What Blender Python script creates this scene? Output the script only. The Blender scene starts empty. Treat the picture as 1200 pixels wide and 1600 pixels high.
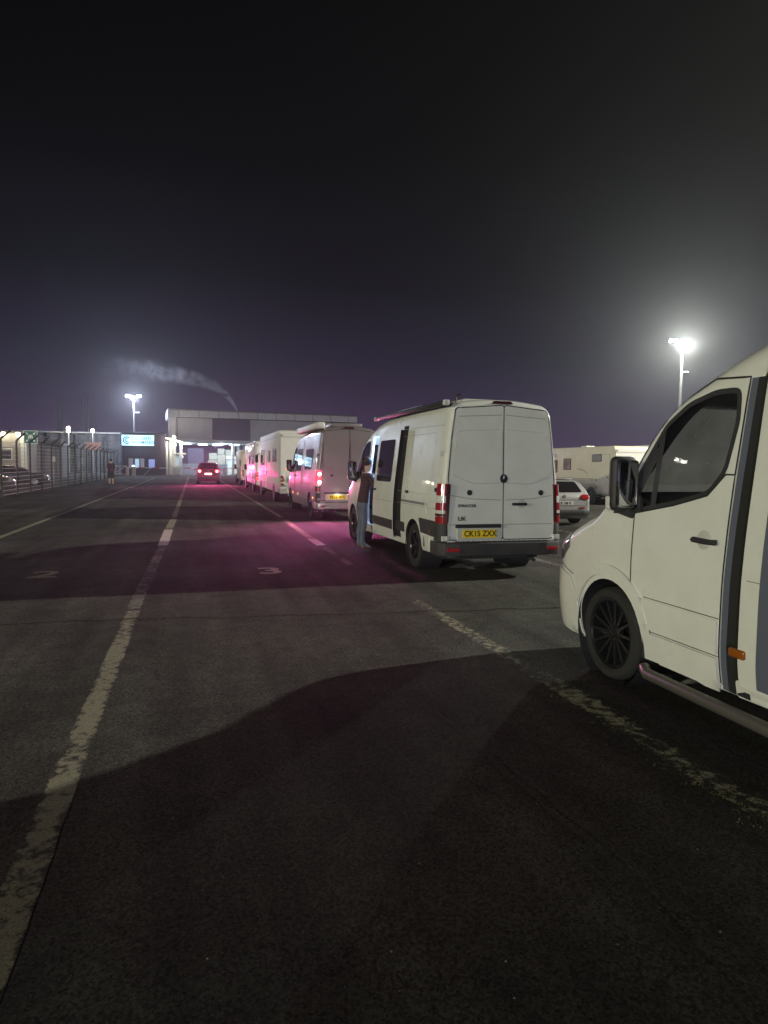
import bpy, bmesh, math, random
import numpy as np
from mathutils import Vector, Matrix
from mathutils.bvhtree import BVHTree

random.seed(7)
R = math.radians
SC = bpy.context.scene
COL = SC.collection

# ------------------------------------------------------------------ camera
cd = bpy.data.cameras.new('camera'); cam = bpy.data.objects.new('camera', cd); COL.objects.link(cam)
cd.sensor_fit = 'HORIZONTAL'; cd.sensor_width = 36.0; cd.lens = 36.0 * 1060 / 1200
cd.clip_start = 0.05; cd.clip_end = 3000
cam.matrix_world = (Matrix.Translation((0, 0, 1.65)) @ Matrix.Rotation(R(-15.713), 4, 'Z')
                    @ Matrix.Rotation(R(90 - 3.905), 4, 'X') @ Matrix.Rotation(R(0.7), 4, 'Z'))
SC.camera = cam
SC.render.resolution_x, SC.render.resolution_y = 768, 1024

# ------------------------------------------------------------------ night sky
wd = bpy.data.worlds.new('World'); SC.world = wd; wd.use_nodes = True
nt = wd.node_tree; nt.nodes.clear()
wo = nt.nodes.new('ShaderNodeOutputWorld'); bg = nt.nodes.new('ShaderNodeBackground')
sky = nt.nodes.new('ShaderNodeTexSky'); sky.sky_type = 'NISHITA'; sky.sun_disc = False
sky.sun_elevation = R(-4.5); sky.sun_rotation = R(-30); sky.altitude = 0; sky.dust_density = 3.0
tc = nt.nodes.new('ShaderNodeTexCoord'); sp = nt.nodes.new('ShaderNodeSeparateXYZ')
rp = nt.nodes.new('ShaderNodeValToRGB')           # glow of the lit port town over the horizon, the same all round
rp.color_ramp.elements[0].position = 0.0; rp.color_ramp.elements[0].color = (0.082, 0.052, 0.112, 1)
rp.color_ramp.elements[1].position = 0.75; rp.color_ramp.elements[1].color = (0.0005, 0.0005, 0.0006, 1)
for ps, cl in ((0.07, (0.042, 0.030, 0.066)), (0.14, (0.018, 0.0165, 0.033)), (0.25, (0.0052, 0.0050, 0.0085)), (0.40, (0.0016, 0.0016, 0.0021))):
    e = rp.color_ramp.elements.new(ps); e.color = (*cl, 1)
ad = nt.nodes.new('ShaderNodeMixRGB'); ad.blend_type = 'ADD'; ad.inputs[0].default_value = 0.02
nt.links.new(tc.outputs['Generated'], sp.inputs[0]); nt.links.new(sp.outputs['Z'], rp.inputs[0])
nt.links.new(rp.outputs[0], ad.inputs[1]); nt.links.new(sky.outputs[0], ad.inputs[2])
nt.links.new(ad.outputs[0], bg.inputs[0]); nt.links.new(bg.outputs[0], wo.inputs[0])
bg.inputs[1].default_value = 1.0

SC.view_settings.view_transform = 'Standard'; SC.view_settings.look = 'None'
SC.view_settings.exposure = 0.0; SC.view_settings.gamma = 1.0; SC.view_settings.use_curve_mapping = False
SC.render.engine = 'CYCLES'
cy = SC.cycles; cy.use_denoising = True; cy.max_bounces = 5; cy.diffuse_bounces = 2; cy.glossy_bounces = 3; cy.transparent_max_bounces = 10
cy.volume_bounces = 0; cy.sample_clamp_indirect = 4.0; cy.caustics_reflective = False; cy.caustics_refractive = False

# light strengths (W): floodlights of the car park, port lights, vehicle lights
FLOOD_RIGHT = 72000      # mast out of view to the right, throws the van shadows across the lanes
FLOOD_LEFT = 124000       # mast out of view to the left, lights the sides of the vans
FLOOD_BACK = 125000       # mast behind the camera, lights the backs of the vans
FLOOD_FAR = 19000        # mast out of view on the left beside the port, lights the gate and the queue
FLOOD_SEEN = 23000       # the mast in view on the right
HAZE = 0.0006

# ------------------------------------------------------------------ materials
MATS = {}
def lk(m, a, b): m.node_tree.links.new(a, b)
def mat(name, col=(0.5,)*3, rough=0.5, metal=0.0, coat=0.0, dirt=0.0, dscale=3.0, bump=0.0, bscale=60.0,
        emit=None, estr=0.0, spec=0.5, dcol=(0.08, 0.07, 0.05)):
    if name in MATS: return MATS[name]
    m = bpy.data.materials.new(name); m.use_nodes = True; MATS[name] = m
    n = m.node_tree.nodes; b = n['Principled BSDF']
    b.inputs['Base Color'].default_value = (*col, 1); b.inputs['Roughness'].default_value = rough
    b.inputs['Metallic'].default_value = metal; b.inputs['Coat Weight'].default_value = coat
    b.inputs['Coat Roughness'].default_value = 0.03; b.inputs['Specular IOR Level'].default_value = spec
    if emit: m.cycles.emission_sampling = 'NONE'
    if emit: b.inputs['Emission Color'].default_value = (*emit, 1); b.inputs['Emission Strength'].default_value = estr
    if dirt or bump:
        t = n.new('ShaderNodeTexCoord')
    if dirt:
        no = n.new('ShaderNodeTexNoise'); no.inputs['Scale'].default_value = dscale; no.inputs['Detail'].default_value = 8; no.inputs['Roughness'].default_value = 0.65
        ra = n.new('ShaderNodeMapRange'); ra.inputs[1].default_value = 0.42; ra.inputs[2].default_value = 0.75; ra.inputs[3].default_value = 0; ra.inputs[4].default_value = dirt
        mx = n.new('ShaderNodeMixRGB'); mx.inputs[1].default_value = (*col, 1); mx.inputs[2].default_value = (*dcol, 1)
        lk(m, t.outputs['Object'], no.inputs['Vector']); lk(m, no.outputs[0], ra.inputs[0]); lk(m, ra.outputs[0], mx.inputs[0]); lk(m, mx.outputs[0], b.inputs['Base Color'])
        rr = n.new('ShaderNodeMapRange'); rr.inputs[1].default_value = 0.35; rr.inputs[2].default_value = 0.75; rr.inputs[3].default_value = rough; rr.inputs[4].default_value = min(1, rough + 0.22)
        lk(m, no.outputs[0], rr.inputs[0]); lk(m, rr.outputs[0], b.inputs['Roughness'])
    if bump:
        n2 = n.new('ShaderNodeTexNoise'); n2.inputs['Scale'].default_value = bscale; n2.inputs['Detail'].default_value = 4
        bp = n.new('ShaderNodeBump'); bp.inputs['Strength'].default_value = bump; bp.inputs['Distance'].default_value = 0.01
        lk(m, t.outputs['Object'], n2.inputs['Vector']); lk(m, n2.outputs[0], bp.inputs['Height']); lk(m, bp.outputs[0], b.inputs['Normal'])
    return m

def glass(name, tint, refl=0.08, rough=0.02, trans=1.0):
    if name in MATS: return MATS[name]
    m = bpy.data.materials.new(name); m.use_nodes = True; MATS[name] = m
    n = m.node_tree.nodes; n.clear()
    o = n.new('ShaderNodeOutputMaterial'); t = n.new('ShaderNodeBsdfTransparent'); t.inputs[0].default_value = (*tint, 1)
    g = n.new('ShaderNodeBsdfGlossy'); g.inputs['Roughness'].default_value = rough
    f = n.new('ShaderNodeFresnel'); f.inputs[0].default_value = 1.5
    mx = n.new('ShaderNodeMixShader')
    lk(m, f.outputs[0], mx.inputs[0]); lk(m, t.outputs[0], mx.inputs[1]); lk(m, g.outputs[0], mx.inputs[2]); lk(m, mx.outputs[0], o.inputs[0])
    return m

def asphalt_nodes(m):
    """asphalt colour + bump; returns (colour socket, normal socket)"""
    n = m.node_tree.nodes; t = n.new('ShaderNodeTexCoord'); g = n.new('ShaderNodeNewGeometry')
    pos = g.outputs['Position']
    def noise(scale, det=6, rough=0.6):
        q = n.new('ShaderNodeTexNoise'); q.inputs['Scale'].default_value = scale; q.inputs['Detail'].default_value = det
        q.inputs['Roughness'].default_value = rough; lk(m, pos, q.inputs['Vector']); return q.outputs[0]
    def ramp(s, a, b, lo, hi):
        q = n.new('ShaderNodeMapRange'); q.inputs[1].default_value = a; q.inputs[2].default_value = b; q.inputs[3].default_value = lo; q.inputs[4].default_value = hi
        lk(m, s, q.inputs[0]); return q.outputs[0]
    def mul(a, b):
        q = n.new('ShaderNodeMath'); q.operation = 'MULTIPLY'; lk(m, a, q.inputs[0]); lk(m, b, q.inputs[1]); return q.outputs[0]
    vo = n.new('ShaderNodeTexVoronoi'); vo.inputs['Scale'].default_value = 95; lk(m, pos, vo.inputs['Vector'])
    stones = ramp(vo.outputs['Color'], 0.1, 0.95, 0.45, 1.9)
    grain = ramp(noise(240, 3), 0.3, 0.72, 0.5, 1.6)
    blotch = ramp(noise(0.45, 7, 0.62), 0.32, 0.7, 0.62, 1.35)
    mid = ramp(noise(4.5, 6), 0.3, 0.7, 0.8, 1.2)
    # fine wandering cracks
    v2 = n.new('ShaderNodeTexVoronoi'); v2.feature = 'DISTANCE_TO_EDGE'; v2.inputs['Scale'].default_value = 0.33
    nz = n.new('ShaderNodeTexNoise'); nz.inputs['Scale'].default_value = 2.2; nz.inputs['Detail'].default_value = 7
    va = n.new('ShaderNodeVectorMath'); va.operation = 'SCALE'; va.inputs['Scale'].default_value = 0.55
    vs = n.new('ShaderNodeVectorMath'); vs.operation = 'ADD'
    lk(m, pos, nz.inputs['Vector']); lk(m, nz.outputs['Color'], va.inputs[0]); lk(m, va.outputs[0], vs.inputs[0]); lk(m, pos, vs.inputs[1]); lk(m, vs.outputs[0], v2.inputs['Vector'])
    crack = ramp(v2.outputs['Distance'], 0.0008, 0.004, 0.72, 1.0)
    # tyre-polished streaks along the lanes and squarish repair patches
    sc_ = n.new('ShaderNodeVectorMath'); sc_.operation = 'MULTIPLY'; sc_.inputs[1].default_value = (1.5, 0.10, 1); lk(m, pos, sc_.inputs[0])
    ns = n.new('ShaderNodeTexNoise'); ns.inputs['Scale'].default_value = 1.6; ns.inputs['Detail'].default_value = 5; lk(m, sc_.outputs[0], ns.inputs['Vector'])
    streak = ramp(ns.outputs[0], 0.35, 0.65, 0.68, 1.25)
    vp = n.new('ShaderNodeTexVoronoi'); vp.distance = 'CHEBYCHEV'; vp.inputs['Scale'].default_value = 0.16; lk(m, pos, vp.inputs['Vector'])
    patch = ramp(vp.outputs['Color'], 0.15, 0.85, 0.72, 1.22)
    oil = ramp(noise(0.9, 3, 0.4), 0.66, 0.74, 1.0, 0.55)
    val = mul(mul(mul(mul(stones, grain), mul(blotch, mid)), crack), mul(mul(streak, patch), oil))
    hs = n.new('ShaderNodeMixRGB'); hs.blend_type = 'MULTIPLY'; hs.inputs[0].default_value = 1.0
    tint = n.new('ShaderNodeMixRGB'); tint.inputs[1].default_value = (0.055, 0.054, 0.046, 1); tint.inputs[2].default_value = (0.056, 0.053, 0.047, 1)
    lk(m, noise(1.3), tint.inputs[0]); lk(m, tint.outputs[0], hs.inputs[1]); lk(m, val, hs.inputs[2])
    bp = n.new('ShaderNodeBump'); bp.inputs['Strength'].default_value = 0.9; bp.inputs['Distance'].default_value = 0.009
    hh = n.new('ShaderNodeMath'); hh.operation = 'ADD'
    lk(m, mul(stones, crack), hh.inputs[0]); lk(m, grain, hh.inputs[1]); lk(m, hh.outputs[0], bp.inputs['Height'])
    return hs.outputs[0], bp.outputs[0], noise, ramp, mul

def asphalt(name='asphalt'):
    m = bpy.data.materials.new(name); m.use_nodes = True; b = m.node_tree.nodes['Principled BSDF']
    c, nr, *_ = asphalt_nodes(m); lk(m, c, b.inputs['Base Color']); lk(m, nr, b.inputs['Normal'])
    b.inputs['Roughness'].default_value = 0.92; b.inputs['Specular IOR Level'].default_value = 0.12
    return m

def worn_paint(name, col, wear, cx=None, hw=0.1, scale=44, edge=0.10):
    m = bpy.data.materials.new(name); m.use_nodes = True; nn = m.node_tree.nodes; b = nn['Principled BSDF']
    c, nr, noise, ramp, mul = asphalt_nodes(m)
    def op(o, x, y):
        q = nn.new('ShaderNodeMath'); q.operation = o
        for i, v in enumerate((x, y)):
            if isinstance(v, (int, float)): q.inputs[i].default_value = v
            else: lk(m, v, q.inputs[i])
        return q.outputs[0]
    g = nn.new('ShaderNodeNewGeometry'); sq = nn.new('ShaderNodeVectorMath'); sq.operation = 'MULTIPLY'; sq.inputs[1].default_value = (1, 1.7, 1); lk(m, g.outputs['Position'], sq.inputs[0])
    v = nn.new('ShaderNodeTexVoronoi'); v.feature = 'DISTANCE_TO_EDGE'; v.inputs['Scale'].default_value = scale; v.inputs['Randomness'].default_value = 1.0
    jit = nn.new('ShaderNodeVectorMath'); jit.operation = 'ADD'; nz = nn.new('ShaderNodeTexNoise'); nz.inputs['Scale'].default_value = 30; sc_ = nn.new('ShaderNodeVectorMath'); sc_.operation = 'SCALE'; sc_.inputs['Scale'].default_value = .04
    lk(m, g.outputs['Position'], nz.inputs['Vector']); lk(m, nz.outputs['Color'], sc_.inputs[0]); lk(m, sc_.outputs[0], jit.inputs[0]); lk(m, sq.outputs[0], jit.inputs[1]); lk(m, jit.outputs[0], v.inputs['Vector'])
    wide = noise(1.1, 3, .5)
    flakes = ramp(v.outputs['Distance'], 0.01, 0.055, 0.30, 1.0)
    w = op('ADD', noise(13, 8, 0.7), op('MULTIPLY', op('SUBTRACT', wide, .5), .45))
    if cx is not None:
        sx = nn.new('ShaderNodeSeparateXYZ'); lk(m, g.outputs['Position'], sx.inputs[0])
        w = op('SUBTRACT', w, op('MULTIPLY', op('POWER', op('DIVIDE', op('ABSOLUTE', op('SUBTRACT', sx.outputs[0], cx), 0), hw), 3), edge))
    a = ramp(w, wear - 0.05, wear + 0.06, 0, 1)
    a2 = ramp(noise(85, 4, 0.7), 0.33, 0.5, 0.5, 1)
    k = mul(mul(flakes, a), a2)
    mx = nn.new('ShaderNodeMixRGB'); mx.inputs[2].default_value = (*col, 1)
    lk(m, k, mx.inputs[0]); lk(m, c, mx.inputs[1]); lk(m, mx.outputs[0], b.inputs['Base Color']); lk(m, nr, b.inputs['Normal'])
    b.inputs['Roughness'].default_value = 0.85; b.inputs['Specular IOR Level'].default_value = 0.15
    return m

WHITE = mat('white paint', (0.72, 0.72, 0.67), 0.26, coat=0.7, dirt=0.26, dscale=2.4, dcol=(0.40, 0.375, 0.30), bump=0.07, bscale=1.6)
CREAM = mat('cream panel', (0.70, 0.66, 0.50), 0.4, dirt=0.25, dscale=1.5, dcol=(0.4, 0.36, 0.25))
OFFWHITE = mat('off white panel', (0.58, 0.57, 0.53), 0.4, dirt=0.25, dscale=1.5, dcol=(0.36, 0.34, 0.3))
SILVER = mat('silver paint', (0.27, 0.26, 0.245), 0.3, metal=0.55, coat=0.5, dirt=0.25, dscale=2.5, dcol=(0.2, 0.18, 0.16))
GREYPAINT = mat('grey silver car paint', (0.45, 0.45, 0.45), 0.3, metal=0.4, coat=0.5)
DARKPAINT = mat('dark car paint', (0.03, 0.03, 0.035), 0.25, coat=0.8)
REDPAINT = mat('dark red car paint', (0.12, 0.02, 0.03), 0.28, coat=0.8)
BLACKPL = mat('black plastic', (0.022, 0.022, 0.024), 0.55, bump=0.15, bscale=300)
CLAD = mat('dark grey cladding', (0.032, 0.030, 0.032), 0.6, dirt=0.5, dscale=4, dcol=(0.07, 0.06, 0.05))
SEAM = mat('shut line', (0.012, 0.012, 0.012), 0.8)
JAMB = mat('blue grey door jamb', (0.10, 0.11, 0.15), 0.45, coat=0.2)
RUBBER = mat('tyre rubber', (0.016, 0.0155, 0.015), 0.75, dirt=0.4, dscale=9, bump=0.3, bscale=90, dcol=(0.03, 0.028, 0.023))
RIMBLACK = mat('gloss black rim', (0.012, 0.012, 0.013), 0.22, coat=0.8)
RIMGREY = mat('grey alloy rim', (0.30, 0.30, 0.30), 0.35, metal=0.8)
CHROME = mat('chrome', (0.45, 0.44, 0.41), 0.38, metal=1.0, dirt=0.4, dscale=6)
STEEL = mat('galvanised steel', (0.36, 0.36, 0.35), 0.45, metal=0.6, dirt=0.3, dscale=3)
DARKSTEEL = mat('dark steel', (0.06, 0.06, 0.065), 0.5, metal=0.4)
TINT = mat('privacy glass', (0.012, 0.010, 0.012), 0.04, coat=0.6)
def dusty(name, tint, dust):
    m = glass(name, tint); n = m.node_tree.nodes; out = [q for q in n if q.type == 'OUTPUT_MATERIAL'][0]; old = out.inputs[0].links[0].from_socket
    t = n.new('ShaderNodeBsdfTranslucent'); t.inputs[0].default_value = (.8, .8, .78, 1); mx = n.new('ShaderNodeMixShader'); g = n.new('ShaderNodeNewGeometry')
    no = n.new('ShaderNodeTexNoise'); no.inputs['Scale'].default_value = 4; no.inputs['Detail'].default_value = 7; r = n.new('ShaderNodeMapRange'); r.inputs[1].default_value = .3; r.inputs[2].default_value = .75; r.inputs[3].default_value = dust * .65; r.inputs[4].default_value = dust
    lk(m, g.outputs['Position'], no.inputs['Vector']); lk(m, no.outputs[0], r.inputs[0]); lk(m, r.outputs[0], mx.inputs[0]); lk(m, old, mx.inputs[1]); lk(m, t.outputs[0], mx.inputs[2]); lk(m, mx.outputs[0], out.inputs[0])
    return m
DUSTY = dusty('dusty windscreen glass', (.85, .87, .85), .22)
CLEAR = glass('clear glass', (0.80, 0.83, 0.80))
REDLENS = mat('red lens', (0.28, 0.012, 0.015), 0.12, coat=0.8)
SMOKELENS = mat('smoked red lens', (0.06, 0.01, 0.012), 0.14, coat=0.8)
HEADLAMP = mat('headlamp glass', (0.20, 0.20, 0.21), 0.08, metal=0.5, coat=1.0)
CLEARLENS = mat('clear lens', (0.62, 0.60, 0.56), 0.12, coat=0.8)
AMBER = mat('amber lens', (0.26, 0.075, 0.008), 0.2, coat=0.6)
AMBERLIT = mat('lit amber lens', (0.6, 0.2, 0.02), 0.3, emit=(1, 0.35, 0.05), estr=3.0)
YELLOW = mat('yellow plate', (0.86, 0.60, 0.02), 0.4)
YELLOWLIT = mat('yellow plate under its lamp', (0.62, 0.40, 0.015), 0.4)
INK = mat('black lettering', (0.012, 0.012, 0.012), 0.5)
BRAKE = mat('lit brake lens', (0.4, 0.01, 0.02), 0.3, emit=(1.0, 0.008, 0.014), estr=11)
BRAKEHOT = mat('lit brake bulb', (0.6, 0.1, 0.1), 0.3, emit=(1.0, 0.45, 0.42), estr=10)
LAMPGLOW = mat('floodlight glass', (0.9,)*3, 0.3, emit=(1.0, 0.96, 0.84), estr=90)
LAMPWARM = mat('warm floodlight glass', (0.9,)*3, 0.3, emit=(1.0, 0.90, 0.62), estr=45)
LAMPBLUE = mat('cold tube light', (0.9,)*3, 0.3, emit=(0.62, 0.85, 1.0), estr=14)
SEATCLOTH = mat('seat cloth', (0.03, 0.03, 0.033), 0.9, bump=0.3, bscale=200)
CREAMIN = mat('camper lining', (0.35, 0.35, 0.36), 0.6)

# ------------------------------------------------------------------ mesh helpers
class MB:
    def __init__(s): s.bm = bmesh.new()
    def box(s, c, d, rot=None, bev=0.0, seg=2):
        r = bmesh.ops.create_cube(s.bm, size=1.0); vs = r['verts']
        M = Matrix.Translation(c) @ (rot.to_4x4() if rot else Matrix()) @ Matrix.Diagonal((*d, 1))
        bmesh.ops.transform(s.bm, matrix=M, verts=vs)
        if bev:
            es = list({e for v in vs for e in v.link_edges})
            bmesh.ops.bevel(s.bm, geom=es, offset=bev, segments=seg, affect='EDGES', profile=0.5)
        return s
    def tube(s, pts, r, n=8, cap=True):
        pts = [Vector(p) for p in pts]; rs = r if isinstance(r, (list, tuple)) else [r] * len(pts)
        rings = []; up0 = None
        for i, p in enumerate(pts):
            d = (pts[min(i + 1, len(pts) - 1)] - pts[max(i - 1, 0)]).normalized()
            if up0 is None:
                up0 = Vector((0, 0, 1)) if abs(d.z) < 0.9 else Vector((1, 0, 0))
            a = d.cross(up0).normalized(); b = a.cross(d).normalized(); up0 = b
            rings.append([s.bm.verts.new(p + (a * math.cos(2 * math.pi * k / n) + b * math.sin(2 * math.pi * k / n)) * rs[i]) for k in range(n)])
        for i in range(len(rings) - 1):
            for k in range(n):
                s.bm.faces.new((rings[i][k], rings[i][(k + 1) % n], rings[i + 1][(k + 1) % n], rings[i + 1][k]))
        if cap: s.bm.faces.new(rings[0][::-1]); s.bm.faces.new(rings[-1])
        return s
    def lathe(s, prof, c=(0, 0, 0), axis='X', n=32, close=False, cap=True):
        c = Vector(c); rings = []
        for (r, a) in prof:
            ring = []
            for k in range(n):
                t = 2 * math.pi * k / n; u, v = r * math.cos(t), r * math.sin(t)
                p = {'X': (a, u, v), 'Y': (u, a, v), 'Z': (u, v, a)}[axis]
                ring.append(s.bm.verts.new(c + Vector(p)))
            rings.append(ring)
        m = len(rings)
        for i in range(m if close else m - 1):
            A, Bq = rings[i], rings[(i + 1) % m]
            for k in range(n): s.bm.faces.new((A[k], A[(k + 1) % n], Bq[(k + 1) % n], Bq[k]))
        if not close and cap:
            for rg, pr in ((rings[0], prof[0]), (rings[-1], prof[-1])):
                if pr[0] > 1e-4: s.bm.faces.new(rg)
        return s
    def prism(s, poly, axis, a0, a1, bev=0.0, seg=2):
        def P(u, v, a): return {'X': (a, u, v), 'Y': (u, a, v), 'Z': (u, v, a)}[axis]
        A = [s.bm.verts.new(P(u, v, a0)) for u, v in poly]; Bq = [s.bm.verts.new(P(u, v, a1)) for u, v in poly]
        fs = [s.bm.faces.new(A), s.bm.faces.new(Bq[::-1])]
        n = len(poly)
        for i in range(n): fs.append(s.bm.faces.new((A[i], Bq[i], Bq[(i + 1) % n], A[(i + 1) % n])))
        bmesh.ops.recalc_face_normals(s.bm, faces=fs)
        if bev:
            es = list({e for f in fs for e in f.edges})
            bmesh.ops.bevel(s.bm, geom=es, offset=bev, segments=seg, affect='EDGES', profile=0.5)
        return s
    def quad(s, *ps): s.bm.faces.new([s.bm.verts.new(p) for p in ps]); return s
    def obj(s, name, m, parent=None, smooth=None, recalc=True):
        if recalc: bmesh.ops.recalc_face_normals(s.bm, faces=s.bm.faces)
        me = bpy.data.meshes.new(name); s.bm.to_mesh(me); s.bm.free()
        return link(name, me, m, parent, smooth)

def link(name, me, m, parent=None, smooth=None):
    o = bpy.data.objects.new(name, me); COL.objects.link(o)
    for k in (m if isinstance(m, (list, tuple)) else [m]): me.materials.append(k)
    if smooth:
        me.polygons.foreach_set('use_smooth', [True] * len(me.polygons)); me.set_sharp_from_angle(angle=R(smooth))
    if parent: o.parent = parent
    return o

def empty(name, loc=(0, 0, 0), rz=0.0):
    o = bpy.data.objects.new(name, None); COL.objects.link(o); o.location = loc; o.rotation_euler = (0, 0, rz)
    o.empty_display_size = 0.3
    return o
def tag(o, label=None, cat=None, group=None, kind=None):
    if label: o['label'] = label
    if cat: o['category'] = cat
    if group: o['group'] = group
    if kind: o['kind'] = kind
    return o
def copy_tree(o, parent=None):
    c = o.copy(); COL.objects.link(c); c.parent = parent
    for ch in list(o.children): copy_tree(ch, c)
    return c
def baked(o):
    """evaluate an object's modifiers into a plain mesh"""
    bpy.context.view_layer.update()
    dg = bpy.context.evaluated_depsgraph_get()
    me = bpy.data.meshes.new_from_object(o.evaluated_get(dg))
    return me
def text(name, s, size, m, parent, M, extrude=0.0015, align='CENTER', bold=0.0, sx=1.0):
    c = bpy.data.curves.new(name, 'FONT'); c.body = s; c.size = size; c.extrude = extrude; c.align_x = align; c.align_y = 'CENTER'
    c.offset = bold; c.resolution_u = 3
    o = bpy.data.objects.new(name, c); COL.objects.link(o); me = baked(o)
    COL.objects.unlink(o); bpy.data.objects.remove(o)
    me.transform(M @ Matrix.Diagonal((sx, 1, 1, 1))); me.materials.clear()
    return link(name, me, m, parent)
def point(name, loc, power, col, radius=0.1, parent=None):
    l = bpy.data.lights.new(name, 'POINT'); l.energy = power; l.color = col; l.shadow_soft_size = radius
    o = bpy.data.objects.new(name, l); COL.objects.link(o); o.location = loc
    if parent: o.parent = parent
    return o
def spot(name, loc, to, power, col, angle=120, blend=0.6, radius=0.05, parent=None):
    l = bpy.data.lights.new(name, 'SPOT'); l.energy = power; l.color = col; l.spot_size = R(angle); l.spot_blend = blend; l.shadow_soft_size = radius
    o = bpy.data.objects.new(name, l); COL.objects.link(o); o.location = loc
    o.rotation_euler = (Vector(to) - Vector(loc)).to_track_quat('-Z', 'Y').to_euler()
    if parent: o.parent = parent
    return o

def pchip(tab):
    xs = np.array([t[0] for t in tab], float); ys = np.array([t[1] for t in tab], float)
    if xs[0] > xs[-1]: xs, ys = xs[::-1], ys[::-1]
    h = np.diff(xs); d = np.diff(ys) / h; m = np.zeros(len(xs)); m[0], m[-1] = d[0], d[-1]
    for i in range(1, len(xs) - 1):
        if d[i - 1] * d[i] > 0:
            w1, w2 = 2 * h[i] + h[i - 1], h[i] + 2 * h[i - 1]; m[i] = (w1 + w2) / (w1 / d[i - 1] + w2 / d[i])
    def f(x):
        x = min(max(x, xs[0]), xs[-1]); i = min(max(int(np.searchsorted(xs, x)) - 1, 0), len(h) - 1)
        t = (x - xs[i]) / h[i]
        return ((1 + 2 * t) * (1 - t) ** 2 * ys[i] + t * (1 - t) ** 2 * h[i] * m[i] + t * t * (3 - 2 * t) * ys[i + 1] + t * t * (t - 1) * h[i] * m[i + 1])
    return f

# lofted bodywork: cross sections along y
class Loft:
    def __init__(s, top, width, bottom, side, corner, crown, stations, zs=1.0, inset=(0, 0, 0), lean=None):
        s.t, s.w, s.b, s.sf, s.rc, s.cr = map(pchip, (top, width, bottom, side, corner, crown))
        s.st, s.zs, s.inset, s.lean = stations, zs, inset, lean
    def half(s, y):
        iw, it, ib = s.inset
        zt, zb, w = s.t(y) - it, s.b(y) + ib, s.w(y) - iw
        if zt < zb + 0.1: zt = zb + 0.1
        rc, cr = s.rc(y), s.cr(y); zc = max(zt - cr - rc, zb + 0.04)
        xb = w * s.sf(zb); pts = [(0, zb), (0.45 * xb, zb), (0.8 * xb, zb), (0.95 * xb, zb)]
        for i in range(18):
            z = zb + 0.02 + (zc - zb - 0.02) * i / 17; pts.append((w * s.sf(z), z))
        xs = w * s.sf(zc); rx = min(rc * 1.0, xs * 0.8)
        ztop = zt - cr
        for i in range(1, 8):
            a = math.pi / 2 * i / 7; pts.append((xs - rx * (1 - math.cos(a)), zc + (ztop - zc) * math.sin(a)))
        xe = xs - rx
        for i in range(1, 7):
            x = xe * (1 - i / 6); pts.append((x, ztop + cr * (1 - (x / xe) ** 2)))
        return pts
    def bmesh(s, flip=False):
        bm = bmesh.new(); rings = []
        for y in s.st:
            h = s.half(y); full = [(-x, z) for x, z in h] + [(x, z) for x, z in h[-2:0:-1]]
            rings.append([bm.verts.new((x, y + (s.lean(y, z) if s.lean else 0), z * s.zs)) for x, z in full])
        n = len(rings[0])
        for i in range(len(rings) - 1):
            for k in range(n): bm.faces.new((rings[i][k], rings[i][(k + 1) % n], rings[i + 1][(k + 1) % n], rings[i + 1][k]))
        bm.faces.new(rings[0][::-1]); bm.faces.new(rings[-1])
        bmesh.ops.triangulate(bm, faces=[f for f in bm.faces if len(f.verts) > 4])
        bmesh.ops.recalc_face_normals(bm, faces=bm.faces)
        if flip: bmesh.ops.reverse_faces(bm, faces=bm.faces)
        return bm

def smooth_poly(poly, rad=0.03, seg=4):
    out = []; n = len(poly)
    for i in range(n):
        p0, p, p1 = Vector(poly[i - 1]), Vector(poly[i]), Vector(poly[(i + 1) % n])
        a, b = p0 - p, p1 - p
        r = min(rad, a.length * 0.45, b.length * 0.45)
        A, Bq = p + a.normalized() * r, p + b.normalized() * r
        for k in range(seg + 1):
            t = k / seg; out.append(tuple(A * (1 - t) ** 2 + p * 2 * t * (1 - t) + Bq * t * t))
    return out

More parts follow.
